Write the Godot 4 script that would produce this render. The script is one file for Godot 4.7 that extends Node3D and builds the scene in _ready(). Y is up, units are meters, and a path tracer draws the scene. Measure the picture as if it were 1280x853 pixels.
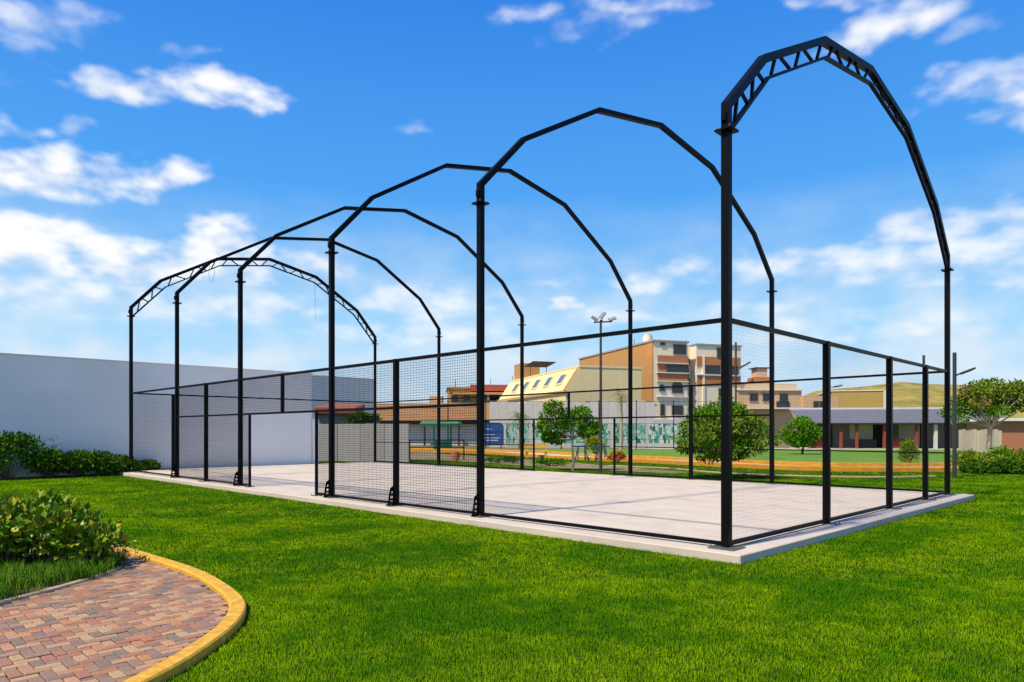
extends Node3D
# Steel arches and mesh fence of an unfinished ball court on a concrete slab in a garden.
# World frame: the camera stands over the origin and looks along -Z; y = 0 is the lawn.
const FOCAL := 873.57
const HORIZON := 540.16
const SLAB := 0.11
const EYE := 1.621
const YAW := 0.7893
const CU := -4.5142
const CV := -8.3737

var rng := RandomNumberGenerator.new()
var M := {}
var taken := {}

# ---------------------------------------------------------------- shapes
class Shp:
	var V := PackedVector3Array()
	var N := PackedVector3Array()
	var C := PackedColorArray()
	var I := PackedInt32Array()
	var col := Color(1, 1, 1)
	func quad(a: Vector3, b: Vector3, c: Vector3, d: Vector3, away = null) -> void:
		var n := (b - a).cross(c - a)
		if n.length_squared() < 1e-18: n = (c - a).cross(d - a)
		n = n.normalized()
		if away != null and n.dot((a + b + c + d) * 0.25 - away) < 0.0:
			var t := b; b = d; d = t; n = -n
		var k := V.size()
		V.append(a); V.append(b); V.append(c); V.append(d)
		for i in 4: N.append(n); C.append(col)
		I.append(k); I.append(k + 2); I.append(k + 1); I.append(k); I.append(k + 3); I.append(k + 2)
	func tri(a: Vector3, b: Vector3, c: Vector3, away = null) -> void:
		var n := (b - a).cross(c - a).normalized()
		if away != null and n.dot((a + b + c) / 3.0 - away) < 0.0:
			var t := b; b = c; c = t; n = -n
		var k := V.size()
		V.append(a); V.append(b); V.append(c)
		for i in 3: N.append(n); C.append(col)
		I.append(k); I.append(k + 2); I.append(k + 1)
	func box(c: Vector3, s: Vector3, b := Basis.IDENTITY, e := 0.0) -> Shp:
		var h := s * 0.5
		if e <= 0.0:
			for ax in 3:
				for sg in [-1.0, 1.0]:
					var p := []
					for k in [[-1, -1], [1, -1], [1, 1], [-1, 1]]:
						var w := Vector3.ZERO
						w[ax] = sg * h[ax]; w[(ax + 1) % 3] = k[0] * h[(ax + 1) % 3]; w[(ax + 2) % 3] = k[1] * h[(ax + 2) % 3]
						p.append(c + b * w)
					quad(p[0], p[1], p[2], p[3], c)
			return self
		var pt := func(sx, sy, sz, ax):
			var w := Vector3(sx * h.x, sy * h.y, sz * h.z)
			var g := Vector3(sx, sy, sz) * e
			for k in 3:
				if k != ax: w[k] -= g[k]
			return c + b * w
		for sx in [-1, 1]:
			quad(pt.call(sx, -1, -1, 0), pt.call(sx, 1, -1, 0), pt.call(sx, 1, 1, 0), pt.call(sx, -1, 1, 0), c)
			quad(pt.call(-1, sx, -1, 1), pt.call(1, sx, -1, 1), pt.call(1, sx, 1, 1), pt.call(-1, sx, 1, 1), c)
			quad(pt.call(-1, -1, sx, 2), pt.call(1, -1, sx, 2), pt.call(1, 1, sx, 2), pt.call(-1, 1, sx, 2), c)
			for sy in [-1, 1]:
				quad(pt.call(sx, sy, -1, 0), pt.call(sx, sy, 1, 0), pt.call(sx, sy, 1, 1), pt.call(sx, sy, -1, 1), c)
				quad(pt.call(sx, -1, sy, 0), pt.call(sx, 1, sy, 0), pt.call(sx, 1, sy, 2), pt.call(sx, -1, sy, 2), c)
				quad(pt.call(-1, sx, sy, 1), pt.call(1, sx, sy, 1), pt.call(1, sx, sy, 2), pt.call(-1, sx, sy, 2), c)
				for sz in [-1, 1]: tri(pt.call(sx, sy, sz, 0), pt.call(sx, sy, sz, 1), pt.call(sx, sy, sz, 2), c)
		return self
	func bar(a: Vector3, b: Vector3, w: float, t: float, side := Vector3.RIGHT, e := 0.0) -> Shp:
		# a beam from a to b; t is measured along `side`, w across it
		var z := (b - a).normalized()
		var x := (side - z * side.dot(z))
		if x.length() < 1e-4: x = Vector3.FORWARD - z * Vector3.FORWARD.dot(z)
		x = x.normalized()
		return box((a + b) * 0.5, Vector3(t, w, (b - a).length()), Basis(x, z.cross(x), z), e)
	func tube(p: Array, r: Array, n := 6, cap := true) -> Shp:
		var rings := []
		for i in p.size():
			var z: Vector3 = (p[mini(i + 1, p.size() - 1)] - p[maxi(i - 1, 0)]).normalized()
			var x := z.cross(Vector3(0.31, 0.9, 0.27)).normalized()
			if absf(z.y) > 0.95: x = z.cross(Vector3(1, 0, 0.2)).normalized()
			var y := z.cross(x)
			var k := V.size()
			rings.append(k)
			for j in n:
				var a := TAU * j / n
				var d := x * cos(a) + y * sin(a)
				V.append(p[i] + d * r[i]); N.append(d); C.append(col)
		for i in p.size() - 1:
			for j in n:
				var a0: int = rings[i] + j; var a1: int = rings[i] + (j + 1) % n
				var b0: int = rings[i + 1] + j; var b1: int = rings[i + 1] + (j + 1) % n
				I.append_array(PackedInt32Array([a0, b0, a1, a1, b0, b1]))
		if cap:
			for e in [0, p.size() - 1]:
				var z: Vector3 = (p[1] - p[0]).normalized() * -1.0 if e == 0 else (p[-1] - p[-2]).normalized()
				var k := V.size()
				V.append(p[e]); N.append(z); C.append(col)
				for j in n: V.append(V[rings[e] + j]); N.append(z); C.append(col)
				for j in n:
					if e == 0: I.append_array(PackedInt32Array([k, k + 1 + j, k + 1 + (j + 1) % n]))
					else: I.append_array(PackedInt32Array([k, k + 1 + (j + 1) % n, k + 1 + j]))
		return self
	func wire(a: Vector3, b: Vector3, r: float) -> void:
		var z := (b - a).normalized()
		var x := z.cross(Vector3(0.31, 0.5, 0.8)).normalized()
		var y := z.cross(x)
		var k := V.size()
		for j in 3:
			var d := x * cos(TAU * j / 3.0) + y * sin(TAU * j / 3.0)
			V.append(a + d * r); N.append(d); C.append(col); V.append(b + d * r); N.append(d); C.append(col)
		for j in 3:
			var q := k + 2 * j; var w := k + 2 * ((j + 1) % 3)
			I.append_array(PackedInt32Array([q, q + 1, w, w, q + 1, w + 1]))
	func leaf(p: Vector3, dir: Vector3, side: Vector3, l: float, w: float, fold := 0.15) -> void:
		var up := dir.cross(side).normalized()
		var a := p; var t := p + dir * l; var m := p + dir * l * 0.55
		var s1 := m + side * w * 0.5 + up * w * fold; var s2 := m - side * w * 0.5 + up * w * fold
		var n1 := (s1 - a).cross(t - a).normalized(); var n2 := (t - a).cross(s2 - a).normalized()
		var k := V.size()
		V.append(a); V.append(s1); V.append(t); V.append(a); V.append(t); V.append(s2)
		N.append(n1); N.append(n1); N.append(n1); N.append(n2); N.append(n2); N.append(n2)
		for i in 6: C.append(col)
		I.append_array(PackedInt32Array([k, k + 2, k + 1, k + 3, k + 5, k + 4]))
	func extrude(poly: PackedVector2Array, o: Vector3, ex: Vector3, ey: Vector3, depth: Vector3) -> Shp:
		# a polygon in the plane (ex, ey) at o, given the thickness `depth`
		var idx := Geometry2D.triangulate_polygon(poly)
		var mid := Vector2.ZERO
		for q in poly: mid += q / poly.size()
		var c := o + ex * mid.x + ey * mid.y + depth * 0.5
		for s in 2:
			for i in range(0, idx.size(), 3):
				var w := []
				for k in 3: w.append(o + ex * poly[idx[i + k]].x + ey * poly[idx[i + k]].y + depth * float(s))
				tri(w[0], w[1], w[2], (w[0] + w[1] + w[2]) / 3.0 - depth * (float(s) - 0.5))
		var cw := Geometry2D.is_polygon_clockwise(poly)
		for i in poly.size():
			var a := poly[i]; var b := poly[(i + 1) % poly.size()]
			var pa := o + ex * a.x + ey * a.y; var pb := o + ex * b.x + ey * b.y
			var e2 := (b - a).orthogonal() * (-1.0 if not cw else 1.0)
			var out3 := (ex * e2.x + ey * e2.y)
			quad(pa, pb, pb + depth, pa + depth, (pa + pb + depth) * 0.5 + out3 * (1.0 if cw else 1.0))
		return self
	func mesh() -> ArrayMesh:
		var a := []
		a.resize(Mesh.ARRAY_MAX)
		a[Mesh.ARRAY_VERTEX] = V; a[Mesh.ARRAY_NORMAL] = N; a[Mesh.ARRAY_COLOR] = C; a[Mesh.ARRAY_INDEX] = I
		var m := ArrayMesh.new()
		m.add_surface_from_arrays(Mesh.PRIMITIVE_TRIANGLES, a)
		return m

# ---------------------------------------------------------------- nodes
func numbered(called: String) -> String:
	if not taken.has(called):
		taken[called] = 0
		return called
	taken[called] += 1
	return "%s_%03d" % [called, taken[called]]

func tag(o, label: String, category: String, group := "", kind := ""):
	o.set_meta("label", label)
	if category != "": o.set_meta("category", category)
	if group != "": o.set_meta("group", group)
	if kind != "": o.set_meta("kind", kind)
	return o

func thing(called: String, label: String, category: String, at: Vector3, turn := 0.0, group := "") -> Node3D:
	var o := Node3D.new()
	o.name = numbered(called)
	add_child(o)
	o.position = at
	o.rotation.y = turn
	tag(o, label, category, group)
	return o

func part(called: String, sh, m: Material, parent: Node3D) -> MeshInstance3D:
	var o := MeshInstance3D.new()
	o.name = called
	o.mesh = sh.mesh() if sh is Shp else sh
	o.material_override = m
	parent.add_child(o, true)
	return o

func struct(called: String, sh, m: Material, label: String) -> MeshInstance3D:
	var o := MeshInstance3D.new()
	o.name = numbered(called)
	o.mesh = sh.mesh() if sh is Shp else sh
	o.material_override = m
	add_child(o)
	o.set_meta("kind", "structure")
	o.set_meta("label", label)
	return o

# ---------------------------------------------------------------- places
func at(px: float, py: float, d: float) -> Vector3:      # a point of the view at depth d
	return Vector3((px - 640.0) * d / FOCAL, EYE + (HORIZON - py) * d / FOCAL, -d)

func gx(px: float, d: float, y := 0.0) -> Vector3:
	return Vector3((px - 640.0) * d / FOCAL, y, -d)

func ct(u: float, h: float, v: float) -> Vector3:        # court metres to the world
	var a := u - CU; var b := v - CV
	return Vector3(-a * cos(YAW) + b * sin(YAW), SLAB + h, -(a * sin(YAW) + b * cos(YAW)))

func to_court(p: Vector3) -> Vector2:
	var d := -p.z
	return Vector2(-p.x * cos(YAW) + d * sin(YAW) + CU, p.x * sin(YAW) + d * cos(YAW) + CV)

const COURT_TURN := PI / 2 - YAW

# ---------------------------------------------------------------- materials
func srgb(c: Color) -> Color:
	return c.linear_to_srgb()

func flat(c: Color, rough := 0.8, metal := 0.0) -> StandardMaterial3D:
	var m := StandardMaterial3D.new()
	m.albedo_color = srgb(c)
	m.roughness = rough
	m.metallic = metal
	m.vertex_color_use_as_albedo = true
	return m

func noise_tex(lo: Color, hi: Color, freq: float, seed_: int, size := 512, octaves := 5, mid = null) -> NoiseTexture2D:
	var n := FastNoiseLite.new()
	n.noise_type = FastNoiseLite.TYPE_SIMPLEX_SMOOTH
	n.fractal_octaves = octaves
	n.frequency = freq
	n.seed = seed_
	var g := Gradient.new()
	g.set_color(0, srgb(lo)); g.set_color(1, srgb(hi))
	if mid != null: g.add_point(0.5, srgb(mid))
	var t := NoiseTexture2D.new()
	t.width = size; t.height = size; t.seamless = true
	t.noise = n; t.color_ramp = g
	return t

func bump_tex(freq: float, seed_: int, strength := 4.0) -> NoiseTexture2D:
	var n := FastNoiseLite.new()
	n.noise_type = FastNoiseLite.TYPE_SIMPLEX_SMOOTH
	n.fractal_octaves = 5
	n.frequency = freq
	n.seed = seed_
	var t := NoiseTexture2D.new()
	t.width = 512; t.height = 512; t.seamless = true
	t.as_normal_map = true; t.bump_strength = strength
	t.noise = n
	return t

func grain(lo: Color, hi: Color, metres: float, freq: float, seed_: int, rough := 0.85, bump := 0.0) -> StandardMaterial3D:
	var m := StandardMaterial3D.new()
	m.albedo_texture = noise_tex(lo, hi, freq, seed_)
	m.uv1_triplanar = true; m.uv1_world_triplanar = true
	m.uv1_scale = Vector3.ONE / metres
	m.roughness = rough
	m.vertex_color_use_as_albedo = true
	if bump > 0.0:
		m.normal_enabled = true
		m.normal_texture = bump_tex(freq * 2.0, seed_ + 7)
		m.normal_scale = bump
	return m

func leafy(c: Color, rough := 0.55, back := 0.35) -> StandardMaterial3D:
	var m := flat(c, rough)
	m.cull_mode = BaseMaterial3D.CULL_DISABLED
	m.backlight_enabled = true
	m.backlight = srgb(Color(c.r * back, c.g * back, c.b * back * 0.6))
	return m

func make_materials() -> void:
	M.steel = flat(Color(0.0035, 0.0038, 0.005), 0.42, 0.0)
	M.steel.metallic_specular = 0.22
	M.wire = flat(Color(0.006, 0.006, 0.007), 0.6)
	M.wire.metallic_specular = 0.2
	M.zinc = flat(Color(0.16, 0.18, 0.18), 0.45, 0.6)
	M.concrete = grain(Color(0.42, 0.375, 0.325), Color(0.55, 0.495, 0.435), 5.0, 0.009, 11, 0.82, 0.15)
	M.slab_edge = grain(Color(0.40, 0.37, 0.31), Color(0.60, 0.56, 0.48), 1.2, 0.01, 12, 0.9, 0.4)
	M.wall_white = grain(Color(0.76, 0.745, 0.725), Color(0.87, 0.855, 0.835), 7.0, 0.006, 13, 0.9, 0.15)
	M.soil = grain(Color(0.02, 0.045, 0.004), Color(0.04, 0.085, 0.006), 3.0, 0.02, 14, 1.0)
	M.soil.metallic_specular = 0.05
	M.planter = grain(Color(0.03, 0.025, 0.012), Color(0.06, 0.06, 0.02), 1.0, 0.02, 15, 1.0)
	M.yellow_kerb = grain(Color(0.46, 0.25, 0.02), Color(0.72, 0.43, 0.04), 0.9, 0.014, 16, 0.75, 0.5)
	M.far_kerb = grain(Color(0.42, 0.19, 0.010), Color(0.62, 0.30, 0.016), 2.5, 0.012, 56, 0.8, 0.4)
	# chips in the paint and stains in the concrete
	for q in [[M.yellow_kerb, Color(0.34, 0.30, 0.24), 0.13, Color(0.46, 0.25, 0.02), 0.16], [M.far_kerb, Color(0.30, 0.25, 0.18), 0.16, Color(0.40, 0.19, 0.012), 0.2]]:
		var g: Gradient = q[0].albedo_texture.color_ramp
		g.set_color(0, srgb(q[1])); g.add_point(q[2], srgb(q[1])); g.add_point(q[4], srgb(q[3]))
	var cg: Gradient = M.concrete.albedo_texture.color_ramp
	cg.set_color(0, srgb(Color(0.36, 0.325, 0.285))); cg.add_point(0.16, srgb(Color(0.455, 0.41, 0.36))); cg.add_point(0.4, srgb(Color(0.495, 0.448, 0.392)))
	M.joint = grain(Color(0.06, 0.045, 0.03), Color(0.13, 0.10, 0.07), 0.6, 0.03, 17, 1.0)
	M.edging = grain(Color(0.34, 0.26, 0.17), Color(0.50, 0.40, 0.28), 0.8, 0.02, 18, 0.9, 0.3)
	M.dirt = grain(Color(0.17, 0.125, 0.07), Color(0.26, 0.21, 0.13), 5.0, 0.01, 19, 1.0)
	M.turf = grain(Color(0.075, 0.185, 0.003), Color(0.12, 0.25, 0.004), 9.0, 0.01, 20, 0.95)
	M.land = grain(Color(0.10, 0.10, 0.04), Color(0.22, 0.18, 0.09), 40.0, 0.01, 21, 1.0)
	M.pave_far = grain(Color(0.42, 0.40, 0.36), Color(0.55, 0.53, 0.48), 6.0, 0.01, 22, 0.9)
	M.bark = grain(Color(0.09, 0.065, 0.045), Color(0.2, 0.155, 0.11), 0.5, 0.02, 23, 0.95, 0.8)
	M.pale_bark = grain(Color(0.30, 0.24, 0.17), Color(0.48, 0.40, 0.30), 0.5, 0.02, 24, 0.95, 0.8)
	M.paint = flat(Color(1, 1, 1), 0.8)
	M.glass = flat(Color(0.02, 0.025, 0.03), 0.12)
	M.plaster = grain(Color(0.86, 0.86, 0.86), Color(1.0, 1.0, 1.0), 5.0, 0.012, 25, 0.9)
	M.brickish = grain(Color(0.70, 0.70, 0.70), Color(1.0, 1.0, 1.0), 2.2, 0.03, 26, 0.95)

func tinted(base: StandardMaterial3D, c: Color) -> StandardMaterial3D:
	var m: StandardMaterial3D = base.duplicate()
	m.albedo_color = srgb(c)
	return m

# ---------------------------------------------------------------- sky
var sky_noise := FastNoiseLite.new()
var sky_fine := FastNoiseLite.new()
var sky_warp := FastNoiseLite.new()
var blobs := []        # [az, el, half width, half height, tilt, strength, wispy]

func blob_px(x: float, y: float, rx: float, ry: float, tilt := 0.0, s := 1.0, wisp := 0.0) -> void:
	var az := atan((x - 640.0) / FOCAL)
	var el := atan((HORIZON - y) * cos(az) / FOCAL)
	var level := -(HORIZON - y) / FOCAL * sin(az) * cos(el) * cos(el)     # how a level line runs there
	blobs.append([az, el, rx / FOCAL * cos(az), ry / FOCAL * cos(az), tilt + level, s, wisp])

func sky_at(az: float, el: float, near: Array) -> Color:
	var c: Color
	if el < 0.14: c = Color(0.56, 0.68, 0.78).lerp(Color(0.30, 0.56, 0.80), el / 0.14)
	elif el < 0.32: c = Color(0.30, 0.56, 0.80).lerp(Color(0.072, 0.31, 0.74), (el - 0.14) / 0.18)
	elif el < 0.58: c = Color(0.072, 0.31, 0.74).lerp(Color(0.026, 0.182, 0.63), (el - 0.32) / 0.26)
	else: c = Color(0.026, 0.182, 0.63).lerp(Color(0.012, 0.10, 0.44), clampf((el - 0.58) / 0.7, 0.0, 1.0))
	var d := Vector3(cos(el) * sin(az), sin(el) * 2.0, -cos(el) * cos(az))
	var n := sky_noise.get_noise_3dv(d)
	var f := sky_fine.get_noise_3dv(d)
	# thin veil low over the horizon
	var veil := clampf((0.33 - el) / 0.25, 0.0, 1.0) * clampf(0.34 + n * 0.9 + f * 0.25, 0.0, 1.0) * 0.75
	c = c.lerp(Color(0.70, 0.735, 0.77), veil)
	var wx := sky_warp.get_noise_3dv(d) * 0.035
	var wy := sky_warp.get_noise_3dv(d + Vector3(7, 3, 5)) * 0.016
	var dens := 0.0
	var low := 0.0
	for b in near:
		var x: float = wrapf(az + wx - b[0], -PI, PI); var y: float = el + wy - b[1]
		var xr: float = (x * cos(b[4]) + y * sin(b[4])) / b[2]
		var yr: float = (-x * sin(b[4]) + y * cos(b[4])) / b[3]
		if yr < 0.0: yr *= 1.3
		var r := xr * xr + yr * yr
		if r > 2.6: continue
		var g: float = (1.0 - r) * 0.62 * b[5] + n * 0.42 + f * 0.85
		var soft: float = 0.95 + 0.8 * b[6]
		var a := smoothstep(-0.16, soft, g) * minf(1.0, (0.5 + 0.5 * b[5]) * (1.0 - 0.3 * b[6]))
		if a > dens:
			dens = a; low = clampf(0.34 - yr * 0.6 - f * 1.3 - n * 0.4, 0.0, 1.0) * (1.0 - 0.6 * b[6])
	var white := Color(0.84, 0.84, 0.84).lerp(Color(0.56, 0.63, 0.75), low * 0.85)
	return c.lerp(white, clampf(dens, 0.0, 1.0) * 0.96)

func make_sky() -> Sky:
	sky_noise.noise_type = FastNoiseLite.TYPE_SIMPLEX_SMOOTH
	sky_noise.frequency = 7.0; sky_noise.fractal_octaves = 4; sky_noise.seed = 5
	sky_fine.noise_type = FastNoiseLite.TYPE_SIMPLEX_SMOOTH
	sky_fine.frequency = 15.0; sky_fine.fractal_octaves = 5; sky_fine.seed = 9
	sky_warp.frequency = 9.0; sky_warp.fractal_octaves = 3; sky_warp.seed = 31
	blob_px(35, 30, 95, 40, 0.0, 0.9, 0.5)
	blob_px(240, 114, 105, 27, -0.08, 1.15)
	blob_px(140, 107, 55, 20, -0.1, 0.95, 0.2)
	blob_px(235, 68, 34, 9, 0.0, 0.7, 0.7)
	blob_px(5, 162, 45, 20, -0.3, 1.0)
	blob_px(95, 162, 30, 9, 0.0, 0.7, 0.7)
	blob_px(70, 218, 120, 36, 0.0, 1.25)
	blob_px(190, 226, 66, 28, 0.1, 1.1)
	blob_px(40, 312, 100, 44, 0.0, 1.25)
	blob_px(170, 330, 130, 36, 0.0, 1.1)
	blob_px(275, 306, 62, 36, 0.0, 1.2)
	blob_px(340, 335, 70, 24, 0.0, 0.9, 0.3)
	blob_px(30, 365, 160, 20, 0.0, 0.9, 0.5)
	blob_px(300, 388, 190, 20, 0.0, 0.85, 0.5)
	blob_px(520, 380, 110, 26, 0.0, 0.85, 0.5)
	blob_px(560, 420, 160, 20, 0.0, 0.8, 0.6)
	blob_px(665, 20, 46, 16, 0.0, 1.0, 0.25)
	blob_px(760, 30, 80, 22, 0.15, 0.75, 0.6)
	blob_px(800, 8, 70, 14, 0.0, 0.95, 0.3)
	blob_px(1130, 28, 95, 26, 0.35, 1.15, 0.35)
	blob_px(1050, 2, 110, 12, 0.0, 0.9, 0.4)
	blob_px(1225, 28, 45, 18, 0.2, 0.7, 0.7)
	blob_px(1262, 112, 85, 36, 0.12, 1.1, 0.35)
	blob_px(1270, 150, 55, 22, 0.0, 0.9, 0.4)
	blob_px(1215, 282, 150, 22, 0.12, 1.0, 0.45)
	blob_px(1090, 325, 260, 26, 0.1, 1.1, 0.5)
	blob_px(1060, 345, 240, 16, 0.03, 0.9, 0.7)
	blob_px(850, 350, 140, 12, 0.06, 0.85, 0.5)
	blob_px(1230, 352, 110, 14, 0.0, 0.75, 0.6)
	blob_px(1150, 405, 220, 18, 0.0, 0.85, 0.8)
	blob_px(705, 381, 24, 12, 0.0, 1.1)
	blob_px(760, 400, 60, 12, 0.0, 0.8, 0.5)
	blob_px(940, 385, 90, 12, 0.05, 0.7, 0.6)
	blob_px(1010, 420, 90, 10, 0.0, 0.7, 0.6)
	blob_px(690, 355, 22, 6, 0.0, 0.6, 0.6)
	blob_px(515, 158, 26, 7, -0.2, 0.55, 0.8)
	blob_px(340, 245, 12, 4, 0.0, 0.55, 0.8)
	var r2 := RandomNumberGenerator.new()
	r2.seed = 77
	for i in 150:           # same kind of sky all round, extra unseen clouds added to whiten fill light
		var az := r2.randf_range(0.72, TAU - 0.72)
		var el := pow(r2.randf(), 1.6) * 1.1 + 0.06
		blobs.append([wrapf(az, -PI, PI), el, r2.randf_range(0.06, 0.24), r2.randf_range(0.02, 0.06), r2.randf_range(-0.1, 0.2), r2.randf_range(0.7, 1.2), r2.randf_range(0.0, 0.6)])
	var w := 4096; var h := 2048
	var small := Image.create(1024, 512, false, Image.FORMAT_RGB8)
	small.fill(srgb(Color(0.30, 0.36, 0.30)))
	for y in 260:
		var el := (0.5 - (y + 0.5) / 512.0) * PI
		var row := []
		for b in blobs:
			if absf(el - b[1]) < b[3] * 2.2 + b[2] * 0.5: row.append(b)
		for x in 1024:
			var az := wrapf((x + 0.5) / 1024.0 * TAU, -PI, PI)   # column 0 looks along -Z
			small.set_pixel(x, y, srgb(sky_at(az, maxf(el, 0.0), row)))
	small.resize(w, h, Image.INTERPOLATE_BILINEAR)
	var x0 := int(-w * 43.0 / 360.0); var x1 := int(w * 43.0 / 360.0)
	var y0 := int(h * (0.5 - 37.0 / 180.0))
	for y in range(y0, h / 2 + 4):
		var el := (0.5 - (y + 0.5) / h) * PI
		var row := []
		for b in blobs:
			if absf(el - b[1]) < b[3] * 2.2 + b[2] * 0.5 and absf(b[0]) < 1.1: row.append(b)
		for x in range(x0, x1):
			var az := (x + 0.5) / w * TAU
			small.set_pixel(posmod(x, w), y, srgb(sky_at(az, maxf(el, 0.0), row)))
	var pm := PanoramaSkyMaterial.new()
	pm.panorama = ImageTexture.create_from_image(small)
	pm.energy_multiplier = 1.0
	var s := Sky.new()
	s.sky_material = pm
	return s

# ---------------------------------------------------------------- start
func _ready() -> void:
	rng.seed = 4321
	# camera: level, with the lens shifted up
	var cam := Camera3D.new()
	cam.name = "camera"
	cam.position = Vector3(0, EYE, 0)
	cam.keep_aspect = Camera3D.KEEP_HEIGHT
	var near := 0.1
	cam.set_frustum(2.0 * near * 426.5 / FOCAL, Vector2(0, near * (HORIZON - 426.5) / FOCAL), near, 4000.0)
	add_child(cam)
	cam.current = true
	# sky and air
	var env := Environment.new()
	env.background_mode = Environment.BG_SKY
	env.sky = make_sky()
	env.tonemap_mode = Environment.TONE_MAPPER_LINEAR
	env.tonemap_exposure = 1.25
	env.background_energy_multiplier = 1.0
	env.sdfgi_enabled = true; env.ssao_enabled = true; env.ssil_enabled = true
	var we := WorldEnvironment.new()
	we.environment = env
	add_child(we)
	# sun: high, from behind the left shoulder
	var sun := DirectionalLight3D.new()
	sun.name = "sun"
	var el := deg_to_rad(55.0)
	var to_sun := Vector3(-0.76 * cos(el), sin(el), 0.65 * cos(el))
	sun.basis = Basis.looking_at(-to_sun, Vector3.UP)
	sun.light_color = Color(1.0, 0.925, 0.79)
	sun.light_energy = 1.6
	sun.light_angular_distance = 2.6
	sun.shadow_enabled = true
	add_child(sun)
	print("sky done")
	make_materials()
	build_ground()
	build_path()
	build_wall()
	print("ground done")
	build_background()
	print("background done")
	build_court()
	print("court done")
	build_plants()
	print("plants done")
	build_grass()
	print("grass done")

# ---------------------------------------------------------------- ground
const SLAB_U0 := -0.42
const SLAB_U1 := 25.35
const SLAB_V0 := -0.38
const SLAB_V1 := 11.4

func sheet(poly: Array, y: float) -> Shp:
	var s := Shp.new()
	var p := PackedVector2Array()
	for q in poly: p.append(Vector2(q[0], q[1]))
	var idx := Geometry2D.triangulate_polygon(p)
	for i in range(0, idx.size(), 3):
		s.tri(Vector3(p[idx[i]].x, y, -p[idx[i]].y), Vector3(p[idx[i + 1]].x, y, -p[idx[i + 1]].y), Vector3(p[idx[i + 2]].x, y, -p[idx[i + 2]].y), Vector3(p[idx[i]].x, y - 5.0, -p[idx[i]].y))
	return s

# near edge of the walkway behind the court (x, depth)
var walk_near := [[-30.0, 78.0], [-14.0, 64.0], [-5.0, 55.0], [-1.2, 50.0], [2.4, 42.2], [6.85, 36.6], [9.6, 32.2], [11.5, 29.8], [13.3, 28.7], [15.3, 28.3], [19.2, 28.3], [26.0, 29.2], [40.0, 32.0]]

func smooth(pts: Array, n: int, closed := false) -> Array:
	var out := []
	var m := pts.size()
	for i in m - 1:
		var p0: Vector2 = pts[maxi(i - 1, 0)]; var p1: Vector2 = pts[i]; var p2: Vector2 = pts[i + 1]; var p3: Vector2 = pts[mini(i + 2, m - 1)]
		for k in n: out.append(p1.cubic_interpolate(p2, p0, p3, float(k) / n))
	out.append(pts[m - 1])
	return out

func offset_line(pts: Array, d: float) -> Array:
	var out := []
	for i in pts.size():
		var t: Vector2 = (pts[mini(i + 1, pts.size() - 1)] - pts[maxi(i - 1, 0)]).normalized()
		out.append(pts[i] + Vector2(-t.y, t.x) * d)
	return out

func kerb_shape(a: Array, b: Array, y0: float, y1: float, e: float) -> Shp:
	# a solid strip between the lines a and b (x, depth) with chamfered top edges
	var s := Shp.new()
	var sec := func(i):
		var p: Vector2 = a[i]; var q: Vector2 = b[i]
		var t := (q - p).normalized() * e
		return [Vector3(p.x, y0, -p.y), Vector3(p.x, y1 - e, -p.y), Vector3(p.x + t.x, y1, -(p.y + t.y)), Vector3(q.x - t.x, y1, -(q.y - t.y)), Vector3(q.x, y1 - e, -q.y), Vector3(q.x, y0, -q.y)]
	for i in a.size() - 1:
		var f: Array = sec.call(i); var g: Array = sec.call(i + 1)
		var c: Vector3 = (f[0] + f[5] + g[0] + g[5]) * 0.25 + Vector3(0, (y1 - y0) * 0.4, 0)
		for k in 5: s.quad(f[k], f[k + 1], g[k + 1], g[k], c)
	for e2 in [0, a.size() - 1]:
		var f: Array = sec.call(e2)
		var c: Vector3 = (f[0] + f[5]) * 0.5
		var away: Vector3 = c + (c - (sec.call(1 if e2 == 0 else a.size() - 2)[0] + sec.call(1 if e2 == 0 else a.size() - 2)[5]) * 0.5) * -1.0
		s.quad(f[0], f[1], f[4], f[5], away); s.quad(f[1], f[2], f[3], f[4], away)
	return s

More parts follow.
